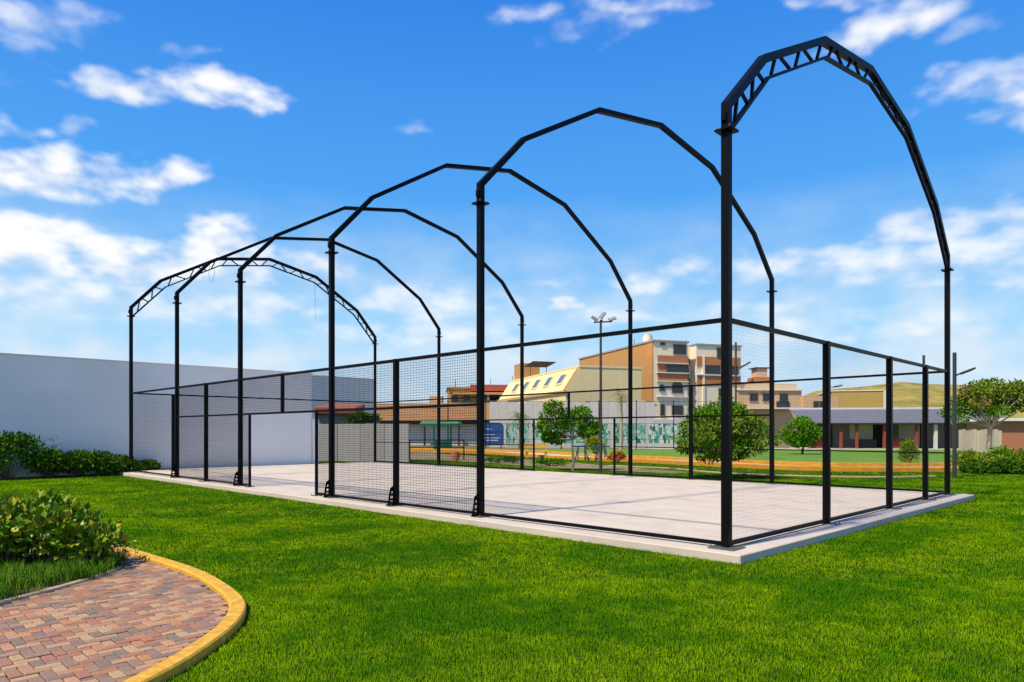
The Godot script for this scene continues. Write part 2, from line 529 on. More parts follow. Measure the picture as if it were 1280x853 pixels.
func build_ground() -> void:
	struct("ground", sheet([[-900, -60], [900, -60], [900, 2500], [-900, 2500]], -0.02), M.land, "dry open ground reaching to the horizon")
	struct("lawn", sheet([[-40, -6], [34, -6], [34, 30.0], [20, 28.4], [13, 28.8], [9.5, 32.4], [6.8, 36.8], [2.4, 42.3], [-1.2, 50.0], [-5, 54.5], [-12, 46], [-40, 30]], 0.0), M.soil, "bright green mown lawn round the concrete slab")
	# concrete slab with a chamfered rim
	var s := Shp.new()
	var c0 := ct(SLAB_U0, 0, SLAB_V0)
	var mid := (ct(SLAB_U0, 0, SLAB_V0) + ct(SLAB_U1, 0, SLAB_V1)) * 0.5
	s.box(Vector3(mid.x, SLAB - 0.2, mid.z), Vector3(SLAB_V1 - SLAB_V0, 0.4, SLAB_U1 - SLAB_U0), Basis(Vector3.UP, COURT_TURN), 0.012)
	var sl := struct("court_slab", s, M.concrete, "pale concrete slab under the black steel arches")
	# turf of the football field and what lies round it
	struct("football_field", sheet([[-2, 62], [2, 46.5], [7, 42], [11.5, 36.6], [14, 33.6], [40, 33.6], [60, 58.5], [12, 66.5]], 0.012), M.turf, "green football turf beyond the yellow kerbs")
	struct("pavement", sheet([[11, 66.4], [60, 58.4], [62, 62.2], [12, 70.4]], 0.02), M.pave_far, "light pavement strip in front of the blue roofed building")
	struct("dirt_path", sheet([[-13.5, 46.0], [-4.2, 40.2], [2.2, 31.2], [6.2, 27.2], [7.2, 28.0], [5.6, 31.5], [3.4, 36.4], [-2.2, 46.5], [-6.0, 52.5]], 0.006), M.dirt, "bare brown earth strip behind the court")
	# walkway with its two yellow kerbs
	var pts := []
	for q in walk_near: pts.append(Vector2(q[0], q[1]))
	var near := smooth(pts, 4)
	var k1 := struct("kerb", kerb_shape(near, offset_line(near, 0.22), -0.1, 0.19, 0.015), M.far_kerb, "yellow painted kerb on the near side of the garden walkway")
	var far := offset_line(near, 3.6)
	var k2 := struct("kerb", kerb_shape(far, offset_line(far, 0.22), -0.1, 0.21, 0.015), M.far_kerb, "yellow painted kerb along the football turf")
	var walk := []
	for p in near: walk.append([p.x, p.y + 0.1])
	far.reverse()
	for p in far: walk.append([p.x, p.y + 0.1])
	struct("walkway", sheet(walk, 0.03), M.pave_far, "light walkway between two yellow kerbs behind the court")
	var ln := []
	for q in [[760, 583], [830, 586], [900, 592], [1000, 596], [1100, 597.5], [1170, 596.5]]:
		var d: float = FOCAL * EYE / (q[1] - HORIZON)
		ln.append(Vector2((q[0] - 640.0) * d / FOCAL, d))
	ln = smooth(ln, 4)
	struct("edging_strip", kerb_shape(ln, offset_line(ln, 0.10), -0.05, 0.05, 0.01), M.edging, "thin pale edging strip in the grass behind the court")

var kerb_in := []
var kerb_out := []
var path_inner := []
var path_poly := PackedVector2Array()
var planter_poly := PackedVector2Array()

func build_path() -> void:
	var o := []
	for q in [[-12.79, 13.506], [-9.208, 11.766], [-7.06, 10.539], [-5.3, 9.454], [-4.338, 8.646], [-3.489, 7.837], [-2.844, 7.039], [-2.476, 6.466], [-2.302, 6.006], [-2.22, 5.515], [-2.21, 4.973], [-2.251, 4.502], [-2.404, 3.786], [-2.865, 2.66], [-3.683, 1.432], [-4.911, 0.205], [-6.651, -1.023]]: o.append(Vector2(q[0], q[1]))
	kerb_out = smooth(o, 8)
	kerb_in = offset_line(kerb_out, -0.14)
	var inner := []
	for q in [[-13.0, 11.9], [-9.4, 10.45], [-6.6, 9.2], [-5.3, 8.78], [-4.85, 8.62], [-4.62, 8.3], [-4.5, 7.85], [-4.53, 7.33], [-4.6, 6.9], [-4.72, 6.4], [-5.05, 5.6], [-5.7, 4.6], [-6.8, 3.7], [-9.0, 2.8]]: inner.append(Vector2(q[0], q[1]))
	path_inner = smooth(inner, 6)
	struct("path_kerb", kerb_shape(kerb_out, kerb_in, -0.1, 0.078, 0.014), M.yellow_kerb, "curved yellow painted kerb round the brick path")
	var poly := []
	for p in kerb_in: poly.append([p.x, p.y]); path_poly.append(p)
	var rev := path_inner.duplicate(); rev.reverse()
	for p in rev: poly.append([p.x, p.y]); path_poly.append(p)
	var path := struct("brick_path", sheet(poly, 0.02), M.joint, "curved path of red, salmon and grey brick pavers")
	# planting bed inside the bend, held by a thin concrete edging
	var bed := []
	for p in path_inner: bed.append([p.x, p.y]); planter_poly.append(p)
	struct("planting_bed", sheet(bed, 0.05), M.planter, "planting bed of dark soil inside the bend of the brick path")
	struct("bed_edging", kerb_shape(path_inner, offset_line(path_inner, -0.06), -0.05, 0.06, 0.008), M.edging, "thin cream concrete edging between planting bed and brick path")
	# pavers: 20 x 10 cm, running bond
	var tones := [Color(0.34, 0.15, 0.085), Color(0.37, 0.18, 0.10), Color(0.29, 0.14, 0.09), Color(0.38, 0.22, 0.13), Color(0.22, 0.15, 0.12), Color(0.18, 0.135, 0.115), Color(0.26, 0.165, 0.12), Color(0.37, 0.255, 0.15), Color(0.33, 0.19, 0.12)]
	var mats := []
	for i in tones.size():
		var c: Color = tones[i]
		mats.append(grain(c * 0.78, c * 1.2, 0.35, 0.02, 60 + i, 0.88, 0.45))
	var shapes := []
	for k in 4:
		var s := Shp.new()
		s.box(Vector3.ZERO, Vector3(0.155 - 0.0015 * k, 0.06, 0.0745 - 0.001 * k), Basis.IDENTITY, 0.005)
		shapes.append(s.mesh())
	var turn := Basis(Vector3.UP, COURT_TURN)
	var tone_noise := FastNoiseLite.new()
	tone_noise.frequency = 1.3; tone_noise.seed = 3
	var spots := []
	for j in range(-140, 140):          # herringbone, laid parallel to the court
		for i in range(-140, 140):
			var cls := posmod(i - j, 4)
			if cls != 0 and cls != 3: continue
			var lp := Vector3(i * 0.08 + 0.08, 0, -(j * 0.08 + 0.04)) if cls == 0 else Vector3(i * 0.08 + 0.04, 0, -(j * 0.08 + 0.08))
			var p := turn * lp + Vector3(-3.4, 0, -5.0)
			if p.z > -1.0 or p.x < -9.0: continue
			if not Geometry2D.is_point_in_polygon(Vector2(p.x, -p.z), path_poly): continue
			var d := -p.z
			var px := 640.0 + p.x / d * FOCAL; var py := HORIZON + 1.56 * FOCAL / d
			var seen := px > -8.0 and px < 320.0 and py < 870.0 and p.x > -5.1
			spots.append([1.0 / (d * d) if seen else 0.0, p, cls == 3])
	spots.sort_custom(func(a, b): return a[0] > b[0])
	var rest := Shp.new()
	for n in spots.size():
		var p: Vector3 = spots[n][1]
		var pick := rng.randf() * 0.75 + (tone_noise.get_noise_2d(p.x, p.z) * 0.5 + 0.5) * 0.45
		var ti := clampi(int(pick * tones.size() * 0.9), 0, tones.size() - 1)
		if rng.randf() < 0.3: ti = rng.randi() % tones.size()
		var tilt := Basis(Vector3(rng.randf_range(-1, 1), 0, rng.randf_range(-1, 1)).normalized(), rng.randf_range(0.0, 0.02))
		var bt := turn if not spots[n][2] else turn * Basis(Vector3.UP, PI / 2)
		var pos := p + Vector3(0, 0.006 + rng.randf_range(-0.004, 0.004), 0)
		if n < 300 and spots[n][0] > 0.0:
			var b := MeshInstance3D.new()
			b.name = "paver"
			b.mesh = shapes[rng.randi() % 4]
			b.material_override = mats[ti]
			path.add_child(b, true)
			b.transform = Transform3D(tilt * bt, pos)
		else:
			rest.col = tones[ti] * rng.randf_range(0.85, 1.15)
			rest.box(pos, Vector3(0.156, 0.06, 0.076), tilt * bt, 0.005)
	var rm := grain(Color(0.8, 0.8, 0.8), Color(1.15, 1.1, 1.05), 0.35, 0.02, 75, 0.88, 0.45)
	var ro := part("far_pavers", rest, rm, path)
	ro.set_meta("kind", "stuff")
	ro.set_meta("label", "smaller brick pavers farther along the path")

func build_wall() -> void:
	var u := 25.75
	var a := ct(u, 0, -32.0); a.y = 0
	var w := thing("boundary_wall", "tall plain white boundary wall in shade at the left", "wall", a, COURT_TURN)
	var s := Shp.new()
	var vend := 8.25
	s.box(Vector3((vend + 32.0) * 0.5, 2.17, -0.12), Vector3(vend + 32.0, 4.4, 0.24), Basis.IDENTITY, 0.01)
	part("wall_panel", s, M.wall_white, w)
	var p := Shp.new()
	p.box(Vector3(vend + 32.0 + 0.16, 1.1, -0.06), Vector3(0.3, 2.26, 0.36), Basis.IDENTITY, 0.01)
	part("end_pillar", p, M.wall_white, w)
	var c := Shp.new()
	c.box(Vector3((vend + 32.0) * 0.5, 4.4, -0.12), Vector3(vend + 32.1, 0.06, 0.28), Basis.IDENTITY, 0.008)
	part("coping", c, M.wall_white, w)

# ---------------------------------------------------------------- the court
var uf := [-0.034, 4.721, 9.814, 14.724, 19.597, 24.373]
var ub := [0.058, 4.554, 9.529, 14.692, 19.873, 24.91]
var span := [10.99, 11.2366, 11.2366, 11.2366, 11.2366, 11.2366]
var h0 := [5.78, 5.94, 5.99, 6.07, 6.11, 6.24]
var h1 := [6.80, 7.07, 7.18, 7.26, 7.32, 7.44]
var h2 := [7.94, 8.35, 8.55, 8.57, 8.61, 8.71]
var h3 := [8.30, 8.73, 9.00, 9.00, 9.01, 9.12]

func hexa(s: Shp, a0: Vector2, a1: Vector2, b0: Vector2, b1: Vector2, t: float) -> void:
	var z := Vector3(0, 0, t * 0.5)
	var q := [Vector3(a0.x, a0.y, 0), Vector3(a1.x, a1.y, 0), Vector3(b1.x, b1.y, 0), Vector3(b0.x, b0.y, 0)]
	var c: Vector3 = (q[0] + q[1] + q[2] + q[3]) * 0.25
	s.quad(q[0] + z, q[1] + z, q[2] + z, q[3] + z, c)
	s.quad(q[0] - z, q[1] - z, q[2] - z, q[3] - z, c)
	for k in 4: s.quad(q[k] - z, q[(k + 1) % 4] - z, q[(k + 1) % 4] + z, q[k] + z, c)

func inset(p: Array, d: float) -> Array:
	# the polyline moved by d to its right side, mitred
	var out := []
	for i in p.size():
		var n := Vector2.ZERO
		var a: Vector2 = (p[i] - p[i - 1]).normalized() if i > 0 else (p[1] - p[0]).normalized()
		var b: Vector2 = (p[i + 1] - p[i]).normalized() if i < p.size() - 1 else a
		var na := Vector2(a.y, -a.x); var nb := Vector2(b.y, -b.x)
		n = (na + nb).normalized()
		out.append(p[i] + n * d / maxf(n.dot(na), 0.3))
	return out

func bolts(parent: Node3D, c: Vector3, rx: float, rz: float, big := 1.0) -> void:
	for sx in [-1, 1]:
		for sz in [-1, 1]:
			var s := Shp.new()
			var p := c + Vector3(sx * rx, 0, sz * rz)
			s.tube([p, p + Vector3(0, 0.018, 0) * big], [0.016 * big, 0.016 * big], 6)
			s.tube([p + Vector3(0, 0.018, 0) * big, p + Vector3(0, 0.04, 0) * big], [0.007 * big, 0.007 * big], 6)
			part("bolt", s, M.zinc, parent)

func build_arch(i: int, label: String) -> void:
	var a := ct(uf[i], 0, 0); var b := ct(ub[i], 0, span[i])
	var dir := b - a
	var n := thing("steel_arch", label, "arch", a, atan2(-dir.z, dir.x), "black steel arches over the court")
	var ln := dir.length()
	var hw := 0.054
	var hf: float = h0[i] - 0.36
	var trussed := i == 0 or i == 5
	for side in 2:
		var x := ln * side
		part("column", Shp.new().box(Vector3(x, hf * 0.5 + 0.012, 0), Vector3(hw * 2, hf - 0.024, hw * 2), Basis.IDENTITY, 0.006), M.steel, n)
		var big := 0.36 if i == 0 and side == 0 else 0.26
		var off := Vector3(0.0, 0.006, 0.04 if i == 0 else 0.0)
		var pl := part("base_plate", Shp.new().box(Vector3(x, 0.006, 0) + off * Vector3(0, 1, 0), Vector3(big, 0.012, big), Basis.IDENTITY, 0.002), M.zinc, n)
		bolts(pl, Vector3(x, 0.018, 0), big * 0.4, big * 0.4)
		for k in 2:
			var f := part("flange", Shp.new().box(Vector3(x, hf - 0.0065 + 0.013 * k, 0), Vector3(0.23, 0.0125, 0.23), Basis.IDENTITY, 0.002), M.steel, n)
			if k == 1: bolts(f, Vector3(x, hf + 0.013, 0), 0.09, 0.09, 0.8)
		var lx := x + (-1.0 if side == 0 else 1.0) * (hw + 0.018)
		part("lug", Shp.new().box(Vector3(lx, hf + 0.17, 0), Vector3(0.036, 0.12, 0.07), Basis.IDENTITY, 0.006), M.steel, n)
	var o := [Vector2(-hw, hf + 0.013), Vector2(-hw, h0[i]), Vector2(ln * 0.0925, h1[i]), Vector2(ln * 0.293, h2[i]), Vector2(ln * 0.5, h3[i])]
	for k in range(3, -1, -1): o.append(Vector2(ln - o[k].x, o[k].y))
	var thick := 0.115 if trussed else 0.098
	var inn := inset(o, thick)
	inn[0] = o[0] + Vector2(hw * 2, 0); inn[8] = o[8] - Vector2(hw * 2, 0)
	inn[1].x = hw; inn[7].x = ln - hw
	for k in 8:
		var s := Shp.new()
		hexa(s, o[k], inn[k], o[k + 1], inn[k + 1], 0.1)
		part("arch_segment", s, M.steel, n)
	if not trussed: return
	var low := inset(o.slice(1, 8), 0.29 if i == 0 else 0.31)
	low[0] = Vector2(hw, hf + 0.05); low[6] = Vector2(ln - hw, hf + 0.05)
	var low2 := inset(low, 0.045)
	low2[0] = low[0] + Vector2(0, -0.075); low2[6] = low[6] + Vector2(0, -0.075)
	var up := inset(o.slice(1, 8), thick)
	for k in 6:
		var s := Shp.new()
		hexa(s, low[k], low2[k], low[k + 1], low2[k + 1], 0.06)
		part("lower_chord", s, M.steel, n)
		var bars := 4 if k in [0, 5] else 5
		for j in bars:
			var t := (j + (0.9 if k == 0 else 0.55)) / (bars + (0.6 if k in [0, 5] else 0.1))
			if k == 5: t = 1.0 - (j + 0.9) / (bars + 0.6)
			var sl := 0.05 * (1.0 if j % 2 == 0 else -1.0)
			var p: Vector2 = up[k].lerp(up[k + 1], clampf(t + sl, 0.03, 0.97)); var q: Vector2 = low[k].lerp(low[k + 1], clampf(t - sl, 0.03, 0.97))
			var w := Shp.new()
			w.bar(Vector3(p.x, p.y, 0), Vector3(q.x, q.y, 0), 0.036, 0.04, Vector3(0, 0, 1))
			part("web_bar", w, M.steel, n)

var fence_u := 0.0
var fence_v := 0.0
func loc(u: float, h: float, v: float) -> Vector3:
	return Vector3(v - fence_v, h, -(u - fence_u))

func rail(n: Node3D, called: String, a: Vector3, b: Vector3, w: float, gap0 := 0.056, gap1 := 0.056) -> void:
	var d := (b - a).normalized()
	part(called, Shp.new().bar(a + d * gap0, b - d * gap1, w, w, d.cross(Vector3.UP), 0.004), M.steel, n)

func fence_post(n: Node3D, p: Vector3, y0: float, y1: float, w: float, plate := true, outward := Vector3.ZERO) -> void:
	part("post", Shp.new().box(p + Vector3(0, (y0 + y1) * 0.5, 0), Vector3(w, y1 - y0, w), Basis.IDENTITY, 0.005), M.steel, n)
	if plate:
		var c := p + Vector3(0, 0.006, 0) + outward * 0.05
		var pl := part("base_plate", Shp.new().box(c, Vector3(0.2, 0.012, 0.2) + outward.abs() * 0.1, Basis.IDENTITY, 0.002), M.zinc, n)
		bolts(pl, c + Vector3(0, 0.006, 0), 0.08 + absf(outward.x) * 0.05, 0.08 + absf(outward.z) * 0.05, 0.9)

func bracket(n: Node3D, p: Vector3, out: Vector3) -> void:
	# a tapering foot plate with three holes, standing against the post
	var s := Shp.new()
	var t := out.cross(Vector3.UP) * 0.01
	var o := p - t * 0.5
	var poly := PackedVector2Array([Vector2(0, 0), Vector2(0.15, 0), Vector2(0.15, 0.03), Vector2(0.125, 0.14), Vector2(0.085, 0.33), Vector2(0.045, 0.40), Vector2(0, 0.42)])
	var frame := [[Vector2(0.135, 0.0), Vector2(0.07, 0.35), 0.042], [Vector2(0.075, 0.33), Vector2(0.0, 0.385), 0.05], [Vector2(0.012, 0.0), Vector2(0.012, 0.4), 0.03]]
	for f in frame: s.bar(p + out * f[0].x + Vector3(0, f[0].y, 0), p + out * f[1].x + Vector3(0, f[1].y, 0), f[2], 0.01, t)
	for y in [0.02, 0.125, 0.22, 0.31]:
		s.bar(p + Vector3(0, y, 0), p + out * (0.135 - y * 0.2) + Vector3(0, y, 0), 0.042, 0.0105, t)
	part("foot_bracket", s, M.steel, n)

func wire_panel(n: Node3D, a: Vector3, b: Vector3, y0: float, y1: float, r: float, pitch := 0.05) -> void:
	var s := Shp.new()
	var d := b - a
	var ln := d.length()
	d = d / ln
	var side := d.cross(Vector3.UP) * r * 0.8
	var k := int(ln / pitch)
	for i in k + 1:
		var p := a + d * (ln - k * pitch) * 0.5 + d * (i * pitch)
		s.wire(p + Vector3(0, y0, 0) + side, p + Vector3(0, y1, 0) + side, r)
	var m := int((y1 - y0) / pitch)
	for j in m + 1:
		var y := y0 + (y1 - y0 - m * pitch) * 0.5 + j * pitch
		s.wire(a + Vector3(0, y, 0) - side, b + Vector3(0, y, 0) - side, r)
	var o := part("wire_mesh", s, M.wire, n)
	o.set_meta("kind", "stuff")

func build_court() -> void:
	var names := ["nearest and tallest black steel arch with a truss, at the right", "second black steel arch from the front, plain bent tube", "third black steel arch from the front, beside the gate opening", "fourth black steel arch from the front, far side of the gate", "fifth black steel arch from the front, plain bent tube", "farthest black steel arch with a truss, by the white wall"]
	for i in 6: build_arch(i, names[i])
	# --- long side facing the lawn
	fence_u = 0.0; fence_v = 0.0
	var n := thing("mesh_fence", "black mesh fence side facing the front lawn, with gate opening", "fence", ct(0, 0, 0), COURT_TURN, "sides of the court fence")
	var m1 := 7.29; var m2 := 17.166; var g1 := 10.506; var g2 := 14.121; var gs := 12.216
	var top := [uf[0], uf[1], m1, uf[2], gs, uf[3], m2, uf[4], uf[5]]
	for k in top.size() - 1: rail(n, "top_rail", loc(top[k], 2.97, 0), loc(top[k + 1], 2.97, 0), 0.058)
	var midr := [uf[1], m1, uf[2], uf[3], m2, uf[4]]
	for k in midr.size() - 1: rail(n, "gate_lintel" if k == 2 else "middle_rail", loc(midr[k], 2.0, 0), loc(midr[k + 1], 2.0, 0), 0.05)
	var bot := [[uf[0], uf[1]], [uf[1], m1], [m1, uf[2]], [uf[2], g1], [g2, uf[3]], [uf[3], m2], [m2, uf[4]], [uf[4], uf[5]]]
	for q in bot: rail(n, "bottom_rail", loc(q[0], 0.055, 0), loc(q[1], 0.055, 0), 0.05)
	for u in [m1, m2]: fence_post(n, loc(u, 0, 0), 0.012, 3.0, 0.1, true, Vector3(-1, 0, 0))
	for u in [g1, g2]: fence_post(n, loc(u, 0, 0), 0.012, 1.974, 0.06)
	fence_post(n, loc(gs, 0, 0), 2.026, 3.0, 0.075, false)
	for u in [uf[2], uf[3], uf[4], m1]: bracket(n, loc(u, 0.0125, -0.056), Vector3(-1, 0, 0))
	bracket(n, loc(uf[1], 0.0125, -0.056), Vector3(-1, 0, 0))
	for q in [[uf[1], m1], [m1, uf[2]], [uf[2], g1], [g2, uf[3]], [uf[3], m2], [m2, uf[4]]]:
		wire_panel(n, loc(q[0] + 0.06, 0, 0), loc(q[1] - 0.06, 0, 0), 0.085, 1.97, 0.0037)
	for q in [[uf[1], m1], [m1, uf[2]], [uf[2], gs], [gs, uf[3]], [uf[3], m2], [m2, uf[4]]]:
		wire_panel(n, loc(q[0] + 0.06, 0, 0), loc(q[1] - 0.06, 0, 0), 2.03, 2.935, 0.0037)
	# --- short side at the right
	var e := thing("mesh_fence", "short fence side at the right with fine dark mesh", "fence", ct(0, 0, 0), COURT_TURN, "sides of the court fence")
	var vs := [0.0, 3.385, 6.612, 9.114, span[0]]
	for k in 4:
		var ua := lerpf(uf[0], ub[0], vs[k] / span[0]); var uc := lerpf(uf[0], ub[0], vs[k + 1] / span[0])
		rail(e, "top_rail", loc(ua, 2.97, vs[k]), loc(uc, 2.97, vs[k + 1]), 0.06)
		rail(e, "bottom_rail", loc(ua, 0.055, vs[k]), loc(uc, 0.055, vs[k + 1]), 0.055)
		if k > 0:
			fence_post(e, loc(ua, 0, vs[k]), 0.012, 3.0, 0.1, true, Vector3(0, 0, 1))
		wire_panel(e, loc(ua, 0, vs[k] + 0.06), loc(uc, 0, vs[k + 1] - 0.06), 0.09, 2.93, 0.00065)
	# --- long side away from the camera
	var w: float = span[1]
	var f := thing("mesh_fence", "far long fence side between court and garden trees", "fence", ct(0, 0, 0), COURT_TURN, "sides of the court fence")
	var b1 := 7.201; var b2 := 17.25; var c1 := 10.2; var c2 := 14.05; var cs := 12.28
	var tb := [ub[0], ub[1], b1, ub[2], cs, ub[3], b2, ub[4], ub[5]]
	for k in tb.size() - 1:
		var va: float = span[0] if k == 0 else w
		rail(f, "top_rail", loc(tb[k], 2.97, va), loc(tb[k + 1], 2.97, w), 0.055)
	var mb := [ub[1], b1, ub[2], ub[3], b2, ub[4]]
	for k in mb.size() - 1: rail(f, "gate_lintel" if k == 2 else "middle_rail", loc(mb[k], 2.0, w), loc(mb[k + 1], 2.0, w), 0.05)
	for q in [[ub[0], ub[1]], [ub[1], b1], [b1, ub[2]], [ub[2], c1], [c2, ub[3]], [ub[3], b2], [b2, ub[4]], [ub[4], ub[5]]]:
		var va: float = span[0] if q[0] == ub[0] else w
		rail(f, "bottom_rail", loc(q[0], 0.055, va), loc(q[1], 0.055, w), 0.05)
		rail(f, "low_rail", loc(q[0], 1.0, va), loc(q[1], 1.0, w), 0.032)
	for u in [b1, b2]: fence_post(f, loc(u, 0, w), 0.012, 3.0, 0.1)
	for u in [c1, c2]: fence_post(f, loc(u, 0, w), 0.012, 1.974, 0.06)
	fence_post(f, loc(cs, 0, w), 2.026, 3.0, 0.075, false)
	for q in [[ub[1], b1], [b1, ub[2]], [ub[2], c1], [c2, ub[3]], [ub[3], b2], [b2, ub[4]]]:
		wire_panel(f, loc(q[0] + 0.06, 0, w), loc(q[1] - 0.06, 0, w), 0.085, 1.97, 0.0011)
	for q in [[ub[1], b1], [b1, ub[2]], [ub[2], cs], [cs, ub[3]], [ub[3], b2], [b2, ub[4]]]:
		wire_panel(f, loc(q[0] + 0.06, 0, w), loc(q[1] - 0.06, 0, w), 2.03, 2.935, 0.0011)
	# --- short side by the white wall
	var g := thing("mesh_fence", "short fence side before the white wall, one panel meshed", "fence", ct(0, 0, 0), COURT_TURN, "sides of the court fence")
	var gv := 1.54
	var ug := lerpf(uf[5], ub[5], gv / w)
	rail(g, "top_rail", loc(uf[5], 2.97, 0), loc(ug, 2.97, gv), 0.055)
	rail(g, "top_rail", loc(ug, 2.97, gv), loc(ub[5], 2.97, w), 0.055)
	rail(g, "bottom_rail", loc(uf[5], 0.055, 0), loc(ug, 0.055, gv), 0.05)
	fence_post(g, loc(ug, 0, gv), 0.012, 3.0, 0.1)
	wire_panel(g, loc(uf[5], 0, 0.06), loc(ug, 0, gv - 0.06), 0.085, 2.93, 0.003)
	# --- two green cords left hanging from the far arch
	var green := flat(Color(0.05, 0.35, 0.25), 0.6)
	for q in [[[0.283, 0.0], "green cord looped over the left of the farthest arch"], [[0.70, 0.0], "green cord hanging straight from the right of the farthest arch"]]:
		var t: float = q[0][0]
		var p := ct(lerpf(uf[5], ub[5], t), 0, w * t)
		var yy: float = h2[5] + 0.04 - 0.33
		p.y = SLAB + yy
		var o := thing("cord", q[1], "cord", p + Vector3(0.0, 0, 0.07))
		var s := Shp.new()
		if t < 0.5:
			s.tube([Vector3(-0.15, 0.2, -0.1), Vector3(-0.17, -0.1, 0), Vector3(-0.19, -0.5, 0.02), Vector3(-0.13, -0.78, 0.03), Vector3(-0.02, -0.74, 0.03), Vector3(0.05, -0.4, 0.02), Vector3(0.03, -0.05, 0), Vector3(0, 0.2, -0.1)], [0.008, 0.008, 0.008, 0.008, 0.008, 0.008, 0.008, 0.008], 5)
		else:
			s.tube([Vector3(0, 0.2, -0.1), Vector3(0, -0.1, 0), Vector3(0.03, -0.7, 0.01), Vector3(0.02, -1.2, 0), Vector3(0.06, -1.7, 0.0)], [0.008, 0.008, 0.008, 0.008, 0.006], 5)
		part("strand", s, green, o)

# ---------------------------------------------------------------- buildings and garden things behind
func blk(n: Node3D, called: String, x0: float, x1: float, y0: float, y1: float, z0: float, z1: float, m: Material, e := 0.0) -> MeshInstance3D:
	return part(called, Shp.new().box(Vector3((x0 + x1) * 0.5, (y0 + y1) * 0.5, (z0 + z1) * 0.5), Vector3(absf(x1 - x0), absf(y1 - y0), absf(z1 - z0)), Basis.IDENTITY, e), m, n)

func window(n: Node3D, c: Vector3, w: float, h: float, frame: Material, turn := 0.0, bars := 1, arched := false) -> void:
	var b := Basis(Vector3.UP, turn)
	var s := Shp.new()
	var t := 0.09
	for q in [[Vector3(0, h * 0.5, 0), Vector3(w + t, t, 0.16)], [Vector3(0, -h * 0.5, 0.03), Vector3(w + t * 2, t, 0.22)], [Vector3(-w * 0.5, 0, 0), Vector3(t, h - t, 0.16)], [Vector3(w * 0.5, 0, 0), Vector3(t, h - t, 0.16)]]:
		s.box(c + b * q[0], q[1], b)
	for k in bars: s.box(c + b * Vector3(-w * 0.5 + w * (k + 1.0) / (bars + 1.0), 0, 0), Vector3(0.06, h - t, 0.1), b)
	var f := part("window", s, frame, n)
	part("pane", Shp.new().box(c, Vector3(w - t, h - t, 0.05), b), M.glass, f)
	if arched:
		var a := Shp.new()
		var poly := PackedVector2Array()
		for k in 13: poly.append(Vector2(cos(PI * k / 12.0), sin(PI * k / 12.0)) * w * 0.5)
		a.extrude(poly, c + b * Vector3(0, h * 0.5 + t * 0.5, -0.03), b.x, b.y, b.z * 0.09)
		part("fanlight", a, M.glass, f)

